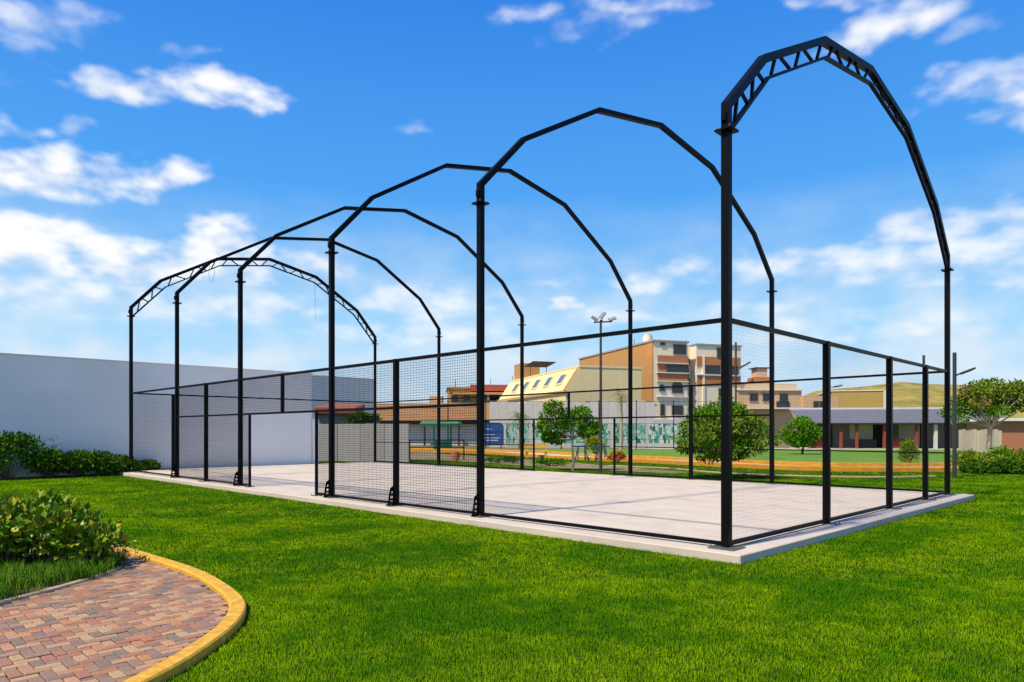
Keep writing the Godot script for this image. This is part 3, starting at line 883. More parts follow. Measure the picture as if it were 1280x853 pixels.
func build_background() -> void:
	var cream := tinted(M.plaster, Color(0.84, 0.76, 0.60))
	var white := tinted(M.plaster, Color(0.68, 0.68, 0.70))
	var tan := tinted(M.brickish, Color(0.50, 0.27, 0.10))
	var brick := tinted(M.brickish, Color(0.50, 0.21, 0.095))
	var orange := tinted(M.plaster, Color(0.55, 0.25, 0.08))
	var yellow := tinted(M.plaster, Color(0.78, 0.65, 0.36))
	var gold := tinted(M.plaster, Color(0.58, 0.36, 0.14))
	var dark := flat(Color(0.03, 0.028, 0.027), 0.8)
	var frame := flat(Color(0.06, 0.05, 0.045), 0.6)
	var grey := tinted(M.plaster, Color(0.30, 0.30, 0.31))
	# --- apartment house
	var t18 := deg_to_rad(18.0)
	var a := thing("apartment_building", "four storey apartment building with brick bands, tan side wall and dark windows", "building", gx(817, 88), t18)
	blk(a, "wall", 0, 4.9, 0, 13.0, -23, 0, cream)
	blk(a, "side_wall", -0.14, -0.003, 0.0, 12.95, -23, -1.6, tan)
	blk(a, "orange_panel", -0.15, -0.004, 11.0, 13.0, -1.595, -0.02, orange)
	blk(a, "corner_pilaster", -0.15, -0.005, 0.0, 10.98, -1.59, 0.0, tan)
	blk(a, "roof_edge", -0.25, 5.05, 13.0, 13.22, -23.1, 0.2, grey)
	for q in [[10.45, 11.3], [8.1, 9.05], [9.16, 10.2]]: blk(a, "brick_band", 0.55, 4.9, q[0], q[1], 0.0, 0.10 if q[0] != 9.16 else 0.07, brick)
	for y in [10.32, 9.1, 8.02, 6.05]: blk(a, "ledge", 0.4, 4.95, y - 0.06, y + 0.07, 0.0, 0.28, white)
	window(a, Vector3(3.75, 12.15, 0.03), 1.75, 1.15, frame)
	window(a, Vector3(1.3, 12.75, 0.02), 0.5, 0.25, frame, 0.0, 0)
	window(a, Vector3(3.35, 9.66, 0.12), 2.95, 0.88, frame, 0.0, 2)
	window(a, Vector3(3.4, 7.0, 0.03), 1.45, 0.75, frame, 0.0, 1, true)
	window(a, Vector3(1.2, 7.05, 0.03), 0.7, 0.35, frame, 0.0, 0, true)
	window(a, Vector3(3.4, 4.4, 0.03), 1.5, 1.1, frame)
	window(a, Vector3(1.25, 4.4, 0.03), 0.5, 1.35, frame, 0.0, 0)
	blk(a, "lower_front", -0.3, 4.7, 0, 3.2, 0.003, 0.5, white)
	blk(a, "wall", 4.92, 6.4, 0, 12.7, -22, -1.8, cream)
	window(a, Vector3(5.65, 9.3, -1.77), 0.9, 1.5, frame)
	blk(a, "brick_band", 4.93, 6.38, 10.3, 11.2, -1.8, -1.72, brick)
	blk(a, "brick_band", 4.93, 6.38, 7.9, 8.6, -1.8, -1.72, brick)
	blk(a, "wall", 6.42, 13.2, 0, 12.85, -22.5, -0.35, cream)
	for q in [[10.2, 11.4], [7.8, 8.9]]: blk(a, "brick_band", 6.5, 13.1, q[0], q[1], -0.35, -0.25, brick)
	blk(a, "pilaster", 7.3, 7.6, 0, 11.4, -0.35, -0.18, cream)
	blk(a, "ledge", 6.45, 13.2, 8.95, 9.08, -0.35, -0.1, white)
	window(a, Vector3(8.85, 9.75, -0.31), 2.2, 1.05, frame, 0.0, 1)
	window(a, Vector3(10.3, 12.0, -0.31), 1.5, 1.2, frame)
	window(a, Vector3(11.9, 9.75, -0.31), 1.6, 1.05, frame)
	window(a, Vector3(10.4, 6.6, -0.31), 1.2, 1.4, frame)
	blk(a, "roof_edge", 6.35, 13.3, 12.85, 13.05, -22.6, -0.2, grey)
	var tank := part("water_tank", Shp.new().tube([Vector3(-0.0 + 0.6, 13.2, -2.6), Vector3(0.6, 14.0, -2.6), Vector3(0.6, 14.3, -2.6)], [0.62, 0.62, 0.35], 16), cream, a)
	# --- yellow building with the sloping window side
	var yb := thing("yellow_building", "yellow building with a sloping side and a row of skylights", "building", gx(707, 79), t18)
	var prof := PackedVector2Array([Vector2(0, 0), Vector2(9.6, 0), Vector2(9.6, 9.0), Vector2(1.75, 9.0), Vector2(0, 6.35)])
	var ys := Shp.new()
	ys.extrude(prof, Vector3(0, 0, 0), Vector3.RIGHT, Vector3.UP, Vector3(0, 0, -26))
	part("wall", ys, yellow, yb)
	blk(yb, "parapet", 1.7, 9.7, 9.0, 9.25, -26, 0.06, yellow)
	blk(yb, "ledge", -0.25, -0.003, 6.05, 6.35, -26, 0.2, gold)
	var slope := (Vector3(1.75, 9.0, 0) - Vector3(0, 6.35, 0)).normalized()
	var sn := Vector3(-slope.y, slope.x, 0)
	part("corner_rib", Shp.new().bar(Vector3(0, 6.35, -0.3), Vector3(1.75, 9.0, -0.3), 0.5, 0.3, sn), gold, yb)
	for k in 5:
		var c := Vector3(0.95, 7.79, -3.4 - k * 4.3) + sn * 0.05
		var fb := Basis(Vector3.BACK, slope, sn)
		var fr := part("skylight", Shp.new().box(c, Vector3(1.9, 1.6, 0.16), Basis(Vector3(0, 0, -1), slope, Vector3(0, 0, -1).cross(slope))), yellow, yb)
		part("pane", Shp.new().box(c + sn * 0.06, Vector3(1.5, 1.25, 0.10), Basis(Vector3(0, 0, -1), slope, Vector3(0, 0, -1).cross(slope))), flat(Color(0.10, 0.14, 0.16), 0.2), fr)
	blk(yb, "brick_block", 2.4, 5.2, 9.0, 11.6, -25.9, -22.5, tan)
	var shed := thing("roof_canopy", "flat black roof canopy on thin posts above the brick block", "canopy", gx(674, 96, 0.0))
	part("roof_sheet", Shp.new().box(Vector3(0.1, 10.9, 0), Vector3(3.6, 0.09, 2.6), Basis(Vector3(0, 0, 1), 0.02) * Basis(Vector3.UP, 0.5) * Basis(Vector3.RIGHT, -0.18)), dark, shed)
	for x in [-1.2, 1.0]: part("post", Shp.new().bar(Vector3(x, 8.2, 0), Vector3(x, 10.85, 0), 0.08, 0.08), dark, shed)
	# --- colonial house, orange with a red band
	var oh := thing("orange_house", "orange house with a red roof band behind the mesh", "house", gx(560, 112), deg_to_rad(6.0))
	blk(oh, "wall", 0, 6.0, 0, 8.6, -12, 0, gold)
	blk(oh, "wall", 2.6, 13.6, 0, 6.7, -12, 0.5, tinted(M.plaster, Color(0.45, 0.30, 0.16)))
	blk(oh, "roof_band", 3.6, 13.8, 8.2, 9.2, -11, 0.7, tinted(M.plaster, Color(0.48, 0.09, 0.06)))
	blk(oh, "balcony_slab", 0.8, 13.7, 7.6, 7.95, -10, 1.2, gold)
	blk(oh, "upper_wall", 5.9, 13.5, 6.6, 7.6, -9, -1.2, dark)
	for x in [6.4, 8.4, 10.6, 13.0]: blk(oh, "pillar", x - 0.2, x + 0.2, 6.7, 7.6, 0.4, 0.8, cream)
	for x in [1.0, 3.0]: window(oh, Vector3(x, 7.0, 0.03), 0.9, 0.9, frame)
	blk(oh, "roof", -0.2, 4.4, 8.6, 8.85, -12, 0.4, gold)
	for q in [[1.2, 8.85, 10.2], [7.0, 9.2, 10.4], [10.6, 9.2, 10.9]]: part("antenna", Shp.new().tube([Vector3(q[0], q[1], -2), Vector3(q[0], q[2], -2)], [0.05, 0.04], 6), dark, oh)
	# --- tiled shed with the long orange brown roof
	var ts := thing("tiled_shed", "long low shed with an orange brown tiled roof", "building", gx(446, 84), deg_to_rad(-2.0))
	blk(ts, "wall", 0, 16.5, 0, 3.0, -8, 0, white)
	var tile := tinted(M.brickish, Color(0.46, 0.27, 0.13))
	for k in 9:
		var y0 := 3.0 + k * 0.26
		part("roof_course", Shp.new().box(Vector3(8.2, y0 + 0.08, 0.8 - k * 0.8), Vector3(17.6 - (k % 2) * 0.1, 0.16, 0.92), Basis(Vector3.RIGHT, 0.16)), tile, ts)
	blk(ts, "eave_beam", -0.3, 16.9, 2.55, 2.92, 0.6, 0.9, dark)
	for x in [0.2, 4.2, 8.3, 12.4, 16.4]: blk(ts, "post", x - 0.1, x + 0.1, 0, 2.55, 0.65, 0.85, dark)
	blk(ts, "chimney", 7.9, 9.5, 4.6, 6.2, -7, -5.6, tinted(M.brickish, Color(0.62, 0.40, 0.22)))
	# --- white depot behind the end of the wall, with a red roofed lean-to before it
	var wd := thing("white_depot", "plain white windowless building behind the end of the boundary wall", "building", ct(37.0, -SLAB, 13.6), COURT_TURN)
	blk(wd, "wall", -6.0, 5.7, 0, 5.25, -6, 0, M.wall_white)
	blk(wd, "coping", -6.05, 5.75, 5.25, 5.33, -6.05, 0.05, M.wall_white)
	var lt := thing("lean_to", "red roofed lean to shed beside the boundary wall", "shed", gx(396, 41.0), deg_to_rad(2.0))
	blk(lt, "wall", 0, 3.3, 0, 2.75, -2.4, 0, tinted(M.plaster, Color(0.33, 0.30, 0.27)))
	part("roof", Shp.new().box(Vector3(1.15, 3.0, -1.0), Vector3(2.5, 0.46, 2.9), Basis(Vector3.RIGHT, 0.1), 0.08), tinted(M.brickish, Color(0.36, 0.12, 0.085)), lt)
	blk(lt, "eave_beam", -0.1, 3.4, 2.6, 2.75, 0.003, 0.2, tinted(M.plaster, Color(0.16, 0.2, 0.1)))
	# --- grey low wall and the white sheet wall
	var gw := thing("low_wall", "grey low concrete wall behind the far corner of the court", "wall", gx(393, 38.8), deg_to_rad(-14.0))
	for k in 4: blk(gw, "wall_panel", k * 1.4 + 0.012, k * 1.4 + 1.388, 0, 2.05, -0.15, 0, tinted(M.plaster, Color(0.33, 0.33, 0.35) * (1.0 + 0.06 * sin(k * 2.3))), 0.01)
	var sw := thing("sheet_wall", "long white wall of upright corrugated sheets behind the murals", "wall", gx(612, 73), deg_to_rad(-3.0))
	for k in 18: blk(sw, "sheet", k * 0.95 + 0.01, k * 0.95 + 0.94, 0, 4.75 + 0.12 * sin(k * 1.7), -0.12 - 0.03 * (k % 2), 0, tinted(M.plaster, Color(0.52, 0.51, 0.51) * (1.0 + 0.05 * sin(k * 3.1))), 0.01)
	var dr := thing("dark_roof", "dark grey sheet roof sloping over the white sheet wall", "roof", gx(735, 74.2, 4.35))
	for k in 6: part("roof_sheet", Shp.new().box(Vector3(0.65 + k * 1.22, 0.35, -1.5), Vector3(1.18, 0.08, 3.2), Basis(Vector3.RIGHT, 0.17)), flat(Color(0.10, 0.095, 0.09), 0.8), dr)
	for x in [0.4, 3.6, 6.8]: blk(dr, "post", x - 0.06, x + 0.06, -4.35, 0.3, -2.2, -2.08, dark)
	build_murals()
	# --- cream house with the stepped tower
	var ch := thing("cream_house", "cream house with a stepped brick tower on its roof", "house", gx(922, 92), deg_to_rad(5.0))
	var sand := tinted(M.plaster, Color(0.60, 0.42, 0.26))
	blk(ch, "wall", 0, 8.8, 0, 7.1, -9, 0, sand)
	blk(ch, "upper_wall", 0.6, 8.4, 7.1, 8.05, -8, -0.6, tinted(M.plaster, Color(0.66, 0.50, 0.36)))
	blk(ch, "roof_edge", -0.1, 8.9, 7.1, 7.28, -0.5, 0.25, cream)
	blk(ch, "tower", 3.1, 5.2, 8.05, 9.0, -4, -1.4, brick)
	blk(ch, "tower", 3.5, 4.9, 9.0, 10.2, -3.6, -1.8, tinted(M.plaster, Color(0.66, 0.44, 0.34)))
	blk(ch, "tower_cap", 3.2, 5.3, 10.2, 10.32, -3.8, -1.6, dark)
	for x in [2.2, 4.0, 6.3]: window(ch, Vector3(x, 6.2, 0.03), 1.0, 0.9, frame)
	blk(ch, "side_wing", 8.8, 13.6, 0, 6.4, -8, 0.4, tinted(M.plaster, Color(0.62, 0.43, 0.27)))
	window(ch, Vector3(11.0, 5.1, 0.43), 1.7, 1.2, flat(Color(0.3, 0.22, 0.14), 0.7), 0.0, 1)
	window(ch, Vector3(6.2, 5.1, 0.03), 1.7, 1.0, frame, 0.0, 1)
	blk(ch, "awning", 1.0, 7.0, 4.6, 4.8, 0.003, 1.6, white)
	# --- ochre house and the hill
	var oc := thing("ochre_house", "plain ochre building wall with a white edge behind the blue roof", "building", gx(1040, 98), deg_to_rad(-14.0))
	blk(oc, "wall", 0, 6.6, 0, 7.3, -12, 0, tinted(M.plaster, Color(0.44, 0.33, 0.10)))
	blk(oc, "white_edge", 6.6, 6.9, 0, 7.35, -0.3, 0.05, white)
	blk(oc, "roof_edge", -0.1, 6.6, 7.3, 7.42, -12, 0.1, cream)
	build_hill()
	# --- long building with the blue roof and red posts
	var bl := thing("blue_roof_building", "low open fronted building with blue roof and red posts", "building", gx(1008, 63.5), deg_to_rad(-7.0))
	var red := tinted(M.plaster, Color(0.30, 0.055, 0.035))
	var blue := tinted(M.plaster, Color(0.13, 0.145, 0.19))
	blk(bl, "back_wall", 0, 17, 0, 2.6, -4.6, -4.3, tinted(M.plaster, Color(0.42, 0.40, 0.32)))
	blk(bl, "floor", -0.3, 17.2, 0, 0.14, -4.3, 0.5, M.pave_far)
	for k in 14: part("roof_sheet", Shp.new().box(Vector3(0.3 + k * 1.27, 3.1 + 0.0, -1.8), Vector3(1.25, 0.07, 5.4), Basis(Vector3.RIGHT, 0.26)), blue, bl)
	blk(bl, "ridge_cap", -0.3, 17.4, 3.78, 3.95, -4.6, -4.2, white)
	blk(bl, "fascia", -0.3, 17.4, 2.28, 2.45, 0.5, 0.62, red)
	for x in [0.2, 2.9, 4.25, 6.6, 9.3, 13.4, 16.8]: blk(bl, "post", x - 0.11, x + 0.11, 0.14, 2.3, 0.2, 0.42, red)
	blk(bl, "white_post", 10.75, 11.0, 0.14, 2.3, 0.2, 0.45, white)
	for q in [[0.4, 2.2, 0.9], [6.8, 9.2, 1.0]]: blk(bl, "counter", q[0], q[1], 0.14, q[2], -0.6, -0.3, red)
	blk(bl, "counter", 4.5, 6.3, 0.14, 0.95, -1.0, -0.6, dark)
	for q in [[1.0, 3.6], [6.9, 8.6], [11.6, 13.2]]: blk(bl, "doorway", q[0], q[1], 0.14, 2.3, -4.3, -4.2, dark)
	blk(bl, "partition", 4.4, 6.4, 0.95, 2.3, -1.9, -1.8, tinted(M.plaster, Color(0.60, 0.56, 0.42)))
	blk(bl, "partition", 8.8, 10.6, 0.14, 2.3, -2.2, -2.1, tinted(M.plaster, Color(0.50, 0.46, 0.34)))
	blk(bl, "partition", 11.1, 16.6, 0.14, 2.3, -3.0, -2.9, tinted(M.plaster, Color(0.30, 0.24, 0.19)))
	# --- fence of upright boards and brick shed at the right
	var rf := thing("board_fence", "pale fence of upright boards left of the garden tree", "fence", gx(1199, 45), deg_to_rad(-4.0))
	for k in 12: blk(rf, "board", k * 0.22 + 0.006, k * 0.22 + 0.214, 0, 1.75 + 0.05 * sin(k * 2.1), -0.05, 0.0, tinted(M.plaster, Color(0.46, 0.40, 0.33) * (1.0 + 0.1 * sin(k * 5.3))), 0.004)
	var rs := thing("brick_shed", "low red brick shed behind the garden tree at the right", "shed", gx(1249, 47), deg_to_rad(-6.0))
	blk(rs, "wall", 0, 6.0, 0, 2.35, -4, 0, tinted(M.brickish, Color(0.44, 0.17, 0.11)))
	blk(rs, "roof", -0.3, 6.3, 2.35, 2.55, -4.3, 0.4, white)
	for q in [[0.5, 13.05, 14.1], [2.6, 13.2, 14.6], [8.4, 13.05, 14.4], [11.0, 13.05, 14.0]]: part("antenna", Shp.new().tube([Vector3(q[0], q[1], -6), Vector3(q[0], q[2], -6)], [0.04, 0.03], 6), dark, a)
	build_lamps()
	build_garden_things()

func build_hill() -> void:
	var nz := FastNoiseLite.new(); nz.seed = 8; nz.frequency = 0.02
	var s := Shp.new()
	var f := func(i, j):
		var x: float = 40.0 + i * 9.0; var d: float = 130.0 + j * 11.0
		var h := 15.0 * exp(-pow((d - 190.0) / 38.0, 2.0)) * clampf((x - 52.0) / 34.0, 0.0, 1.0) * (1.0 - 0.25 * clampf((x - 130.0) / 120.0, 0.0, 1.0)) + nz.get_noise_2d(x, d) * 3.2 - 0.5
		return Vector3(x, h, -d)
	for i in 30:
		for j in 11:
			s.quad(f.call(i, j), f.call(i + 1, j), f.call(i + 1, j + 1), f.call(i, j + 1), f.call(i, j) - Vector3(0, 50, 0))
	struct("hill", s, grain(Color(0.12, 0.13, 0.03), Color(0.46, 0.34, 0.08), 45.0, 0.014, 41, 1.0), "low ochre hill behind the blue roofed building")

func mural_texture(seed_: int, w: int, h: int, ground: Color) -> ImageTexture:
	# loose painted shapes, as street painters leave them
	var im := Image.create(w, h, false, Image.FORMAT_RGB8)
	im.fill(srgb(ground))
	var r := RandomNumberGenerator.new(); r.seed = seed_
	var tones := [Color(0.03, 0.20, 0.18), Color(0.08, 0.32, 0.27), Color(0.02, 0.08, 0.09), Color(0.30, 0.48, 0.42), Color(0.42, 0.50, 0.48), Color(0.05, 0.26, 0.16)]
	for k in 110:
		var c := Vector2(r.randf() * w, r.randf() * h)
		var rx := r.randf_range(0.008, 0.06) * w; var ry := r.randf_range(0.03, 0.2) * h
		var col := srgb(tones[r.randi() % 6])
		var box := r.randf() < 0.4
		for y in range(maxi(0, int(c.y - ry)), mini(h, int(c.y + ry))):
			for x in range(maxi(0, int(c.x - rx)), mini(w, int(c.x + rx))):
				var q := Vector2((x - c.x) / rx, (y - c.y) / ry)
				if box or q.length_squared() < 1.0: im.set_pixel(x, y, col)
	return ImageTexture.create_from_image(im)

func panel_mesh(w: float, h: float) -> ArrayMesh:
	# a front face with its own texture coordinates
	var a := []
	a.resize(Mesh.ARRAY_MAX)
	a[Mesh.ARRAY_VERTEX] = PackedVector3Array([Vector3(0, 0, 0), Vector3(w, 0, 0), Vector3(w, h, 0), Vector3(0, h, 0)])
	a[Mesh.ARRAY_NORMAL] = PackedVector3Array([Vector3.BACK, Vector3.BACK, Vector3.BACK, Vector3.BACK])
	a[Mesh.ARRAY_TEX_UV] = PackedVector2Array([Vector2(0, 1), Vector2(1, 1), Vector2(1, 0), Vector2(0, 0)])
	a[Mesh.ARRAY_INDEX] = PackedInt32Array([0, 2, 1, 0, 3, 2])
	var m := ArrayMesh.new()
	m.add_surface_from_arrays(Mesh.PRIMITIVE_TRIANGLES, a)
	return m

func build_murals() -> void:
	var grounds := [Color(0.34, 0.42, 0.42), Color(0.42, 0.47, 0.48), Color(0.20, 0.32, 0.30), Color(0.46, 0.50, 0.53), Color(0.30, 0.40, 0.38)]
	var spec := [[632, 662, 0], [664, 700, 1], [704, 764, 4], [766, 808, 2], [810, 848, 3], [848, 882, 2]]
	var d := 69.0
	var labels := ["teal mural wall panel right of the blue sign", "teal and white mural wall panel behind the small tree", "pale mural wall panel left of the lamp post", "dense teal and black mural wall panel right of the lamp post", "white mural wall panel with a dark teal car shape", "green mural wall panel beside the feathery tree"]
	for k in spec.size():
		var q: Array = spec[k]
		var p := gx(q[0], d)
		var w: float = (q[1] - q[0]) * d / FOCAL - 0.02
		var o := thing("mural_wall", labels[k], "mural wall", p, 0.0, "painted wall panels by the football field")
		blk(o, "wall_panel", 0, w, 0, 2.5, -0.18, 0, tinted(M.plaster, Color(0.42, 0.43, 0.42)), 0.01)
		var m := StandardMaterial3D.new()
		m.albedo_texture = mural_texture(30 + k, 192, 128, grounds[q[2]])
		m.roughness = 0.85
		var f := part("painting", panel_mesh(w - 0.1, 1.95), m, o)
		f.position = Vector3(0.05, 0.5, 0.004)
	# blue sign with rounded corners and white lettering too far off to read
	var s := thing("blue_sign", "blue sign board with rounded corner and faint white lines of print", "sign", gx(600, 66))
	var board := Shp.new()
	var poly := PackedVector2Array([Vector2(0, 0.05), Vector2(2.2, 0.05)])
	poly.append(Vector2(2.25, 0.1))
	for k in 7: poly.append(Vector2(1.8 + 0.45 * cos(k * PI / 12.0), 1.75 + 0.45 * sin(k * PI / 12.0)))
	poly.append(Vector2(0, 2.2))
	board.extrude(poly, Vector3(0, 0.3, 0), Vector3.RIGHT, Vector3.UP, Vector3(0, 0, 0.08))
	part("board", board, flat(Color(0.012, 0.06, 0.22), 0.5), s)
	for q in [[0.55, 1.55, 0.55, 0.07], [0.3, 1.05, 1.1, 0.05], [0.3, 0.72, 1.6, 0.06], [0.6, 0.48, 1.1, 0.09]]: blk(s, "print_line", q[0], q[0] + q[2], 0.3 + q[1], 0.3 + q[1] + q[3], 0.08, 0.085, flat(Color(0.45, 0.52, 0.62), 0.6))
	for x in [0.3, 2.0]: blk(s, "leg", x - 0.05, x + 0.05, 0, 0.4, -0.06, -0.003, flat(Color(0.05, 0.05, 0.05), 0.6))
	# green play canopy beside it
	var c := thing("play_canopy", "green flat canopy on posts seen through the front mesh", "canopy", gx(527, 62))
	var green := flat(Color(0.02, 0.22, 0.13), 0.6)
	part("roof", Shp.new().box(Vector3(1.75, 2.35, 0), Vector3(3.6, 0.45, 2.2), Basis.IDENTITY, 0.2), green, c)
	for x in [1.1, 2.6]: part("post", Shp.new().tube([Vector3(x, 0, 0), Vector3(x, 2.15, 0)], [0.09, 0.09], 8), green, c)
	blk(c, "side_panel", 1.2, 2.5, 0.2, 0.9, -0.05, 0.05, green)

func build_lamps() -> void:
	var pole := flat(Color(0.03, 0.032, 0.035), 0.5)
	var head := flat(Color(0.22, 0.23, 0.24), 0.5)
	var lens := flat(Color(0.6, 0.62, 0.62), 0.25)
	# floodlight post behind the far fence
	var f := thing("floodlight_post", "tall thin post with three floodlights on short arms", "lamp post", gx(751, 27.6))
	part("pole", Shp.new().tube([Vector3(0, 0, 0), Vector3(0, 3, 0), Vector3(0, 6.05, 0)], [0.062, 0.055, 0.045], 10), pole, f)
	part("cross_arm", Shp.new().bar(Vector3(-0.28, 5.95, 0), Vector3(0.45, 5.98, 0), 0.05, 0.05), pole, f)
	for q in [[-0.25, 6.1, 0.6, 0.5], [0.06, 6.22, -0.4, 0.9], [0.45, 6.08, -0.5, 0.35]]:
		var fl := part("floodlight", Shp.new().box(Vector3(q[0], q[1], 0.05), Vector3(0.30, 0.07, 0.24), Basis(Vector3.BACK, q[3] * (-1.0 if q[0] < 0 else 1.0)) * Basis(Vector3.RIGHT, 0.5), 0.02), head, f)
		part("bracket", Shp.new().bar(Vector3(q[0] * 0.9, 5.97, 0), Vector3(q[0], q[1], 0.03), 0.03, 0.03), pole, fl)
	# two street lamps with flat heads
	for q in [[920, 428, 40.0, 0.35, 452.0, 1.0, "street lamp with a dark flat head behind the near corner column"], [1193.5, 441, 24.6, 0.2, 467.0, 1.0, "dark street lamp beside the right corner of the court"], [1037, 470, 52.0, 0.2, 474.0, 1.0, "small street lamp head seen through the right fence"]]:
		var o := thing("street_lamp", q[6], "street lamp", gx(q[0], q[2]), 0.0, "street lamps with flat heads")
		var h: float = EYE + (HORIZON - q[1]) * q[2] / FOCAL
		var r: float = 0.055 if q[2] > 30.0 else 0.062
		part("pole", Shp.new().tube([Vector3.ZERO, Vector3(0, h * 0.5, 0), Vector3(0, h, 0)], [r * 1.15, r, r], 10), pole, o)
		var hy: float = EYE + (HORIZON - q[4] - 10.0) * q[2] / FOCAL
		if q[2] < 30.0: hy = EYE + (HORIZON - 470.0) * q[2] / FOCAL
		var k: float = q[2] / FOCAL
		var a := Vector3(0, hy, 0); var b := Vector3(5.0 * k, hy + 2.0 * k, 0.0); var c := Vector3(18.0 * k, hy + 9.0 * k, 0.02)
		if q[2] > 45.0: b = Vector3(5.0 * k, hy, 0); c = Vector3(16.0 * k, hy + 2.0 * k, 0)
		if q[2] < 30.0: b = Vector3(8.0 * k, hy + 3.0 * k, 0); c = Vector3(24.0 * k, hy + 9.0 * k, 0.02)
		part("arm", Shp.new().tube([a, b], [0.03, 0.03], 8), pole, o)
		var hd := part("lamp_head", Shp.new().bar(b, c, 0.07, 0.26, Vector3(0, 0.2, 1), 0.02), pole, o)
		var mid := (b + c) * 0.5
		part("lens", Shp.new().bar(b.lerp(c, 0.15) - Vector3(0, 0.045, 0), b.lerp(c, 0.85) - Vector3(0, 0.045, 0), 0.012, 0.18, Vector3(0, 0.2, 1)), lens, hd)
	var p := thing("utility_pole", "plain dark pole rising behind the right fence side", "pole", gx(1155, 50))
	part("pole", Shp.new().tube([Vector3.ZERO, Vector3(0, 4, 0), Vector3(0, 7.05, 0)], [0.11, 0.1, 0.085], 10), pole, p)
	part("cap", Shp.new().tube([Vector3(0, 7.05, 0), Vector3(0, 7.1, 0)], [0.1, 0.1], 10), pole, p)

func build_garden_things() -> void:
	# thin posts and lines of the football field net
	var nf := thing("field_fence", "thin dark posts and lines fencing the football field before the murals", "fence", gx(560, 65.5))
	for k in 8: part("post", Shp.new().tube([Vector3(k * 3.55, 0, -k * 0.1), Vector3(k * 3.55, 4.6, -k * 0.1)], [0.05, 0.04], 7), M.steel, nf)
	for y in [0.9, 2.4, 4.5]: part("line", Shp.new().tube([Vector3(0, y, 0.06), Vector3(24.85, y, -0.64)], [0.016, 0.016], 5), M.steel, nf)
	# blue trestle frames by the kerb
	var blue := flat(Color(0.02, 0.07, 0.16), 0.5)
	for q in [[727, 39.5, "blue trestle frame left of the floodlight post"], [752, 39.0, "blue trestle frame close to the floodlight post"]]:
		var o := thing("trestle", q[2], "trestle", gx(q[0], q[1]), 0.3, "blue trestles by the yellow kerb")
		for x in [-0.25, 0.25]:
			for z in [-0.22, 0.22]: part("leg", Shp.new().bar(Vector3(x * 1.25, 0, z), Vector3(x * 0.8, 0.78, 0), 0.07, 0.05), blue, o)
		part("top_beam", Shp.new().bar(Vector3(-0.5, 0.8, 0), Vector3(0.5, 0.8, 0), 0.09, 0.09), blue, o)
	# yellow bench of slats
	var yl := flat(Color(0.62, 0.36, 0.02), 0.6)
	var b := thing("bench", "yellow slatted bench in front of the small tree", "bench", gx(671, 43.0), 0.15)
	for k in 4: part("seat_slat", Shp.new().box(Vector3(0, 0.45, -0.2 + k * 0.12), Vector3(1.5, 0.04, 0.1), Basis.IDENTITY, 0.006), yl, b)
	for k in 2: part("back_slat", Shp.new().box(Vector3(0, 0.68 + k * 0.15, -0.28 - k * 0.02), Vector3(1.5, 0.11, 0.04), Basis.IDENTITY, 0.006), yl, b)
	for x in [-0.6, 0.6]:
		for z in [-0.22, 0.18]: part("leg", Shp.new().box(Vector3(x, 0.215 if z > 0 else 0.43, z - (0.09 if z < 0 else 0.0)), Vector3(0.07, 0.43 if z > 0 else 0.86, 0.06)), yl, b)
	# litter bin and orange ball like planter near the mesh
	var o := thing("clay_planter", "round terracotta planter on the bare earth behind the mesh", "planter", gx(569, 39.0))
	part("bowl", Shp.new().tube([Vector3(0, 0, 0), Vector3(0, 0.15, 0), Vector3(0, 0.3, 0), Vector3(0, 0.44, 0), Vector3(0, 0.5, 0)], [0.14, 0.24, 0.28, 0.24, 0.2], 14), tinted(M.plaster, Color(0.45, 0.17, 0.09)), o)
	# hurdle rail by the far corner
	var hr := thing("pipe_rail", "dark pipe railing on thin posts beyond the far corner", "railing", gx(478, 40))
	for y in [0.72, 1.15]: part("rail", Shp.new().tube([Vector3(0, y, 0), Vector3(4.6, y, -1.0)], [0.03, 0.03], 6), M.steel, hr)
	for k in 4: part("post", Shp.new().tube([Vector3(k * 1.53, 0, -k * 0.333), Vector3(k * 1.53, 1.15, -k * 0.333)], [0.03, 0.03], 6), M.steel, hr)

# ---------------------------------------------------------------- plants
func rand_dir() -> Vector3:
	var z := rng.randf_range(-1, 1); var a := rng.randf() * TAU
	var r := sqrt(1.0 - z * z)
	return Vector3(r * cos(a), z, r * sin(a))

func leaf_cloud(s: Shp, c: Vector3, rad: Vector3, n: int, l: float, w: float, cols: Array, droop := 0.0, shell := 0.45) -> void:
	for k in n:
		var d := rand_dir()
		var r := pow(rng.randf(), shell)
		var p := c + d * r * rad
		var dir := (d + rand_dir() * 0.9 + Vector3(0, 0.25 - droop, 0)).normalized()
		var side := dir.cross(rand_dir()).normalized()
		var up := dir.cross(side)
		if up.y < -0.2: side = -side
		var q: Color = cols[rng.randi() % cols.size()]
		s.col = q * rng.randf_range(0.8, 1.2)
		var sc := rng.randf_range(0.65, 1.2)
		s.leaf(p, dir, side, l * sc, w * sc)

func frond(s: Shp, p: Vector3, dir: Vector3, length: float, droop: float, l: float, w: float, pairs: int, cols: Array) -> void:
	# a compound leaf: leaflets in pairs along a drooping rib
	var side := dir.cross(Vector3.UP).normalized()
	var q := p
	var d := dir
	for k in pairs:
		var t := float(k) / pairs
		d = (dir + Vector3(0, -droop * t * 1.6, 0)).normalized()
		var nq := q + d * length / pairs
		s.col = Color(0.5, 0.55, 0.4)
		s.wire(q, nq, 0.006)
		s.col = cols[rng.randi() % cols.size()] * rng.randf_range(0.8, 1.2)
		for sg in [-1.0, 1.0]:
			var ld: Vector3 = (side * sg + d * 0.5 + Vector3(0, -0.15, 0)).normalized()
			s.leaf(nq, ld, d, l * (1.1 - 0.5 * t), w)
		q = nq

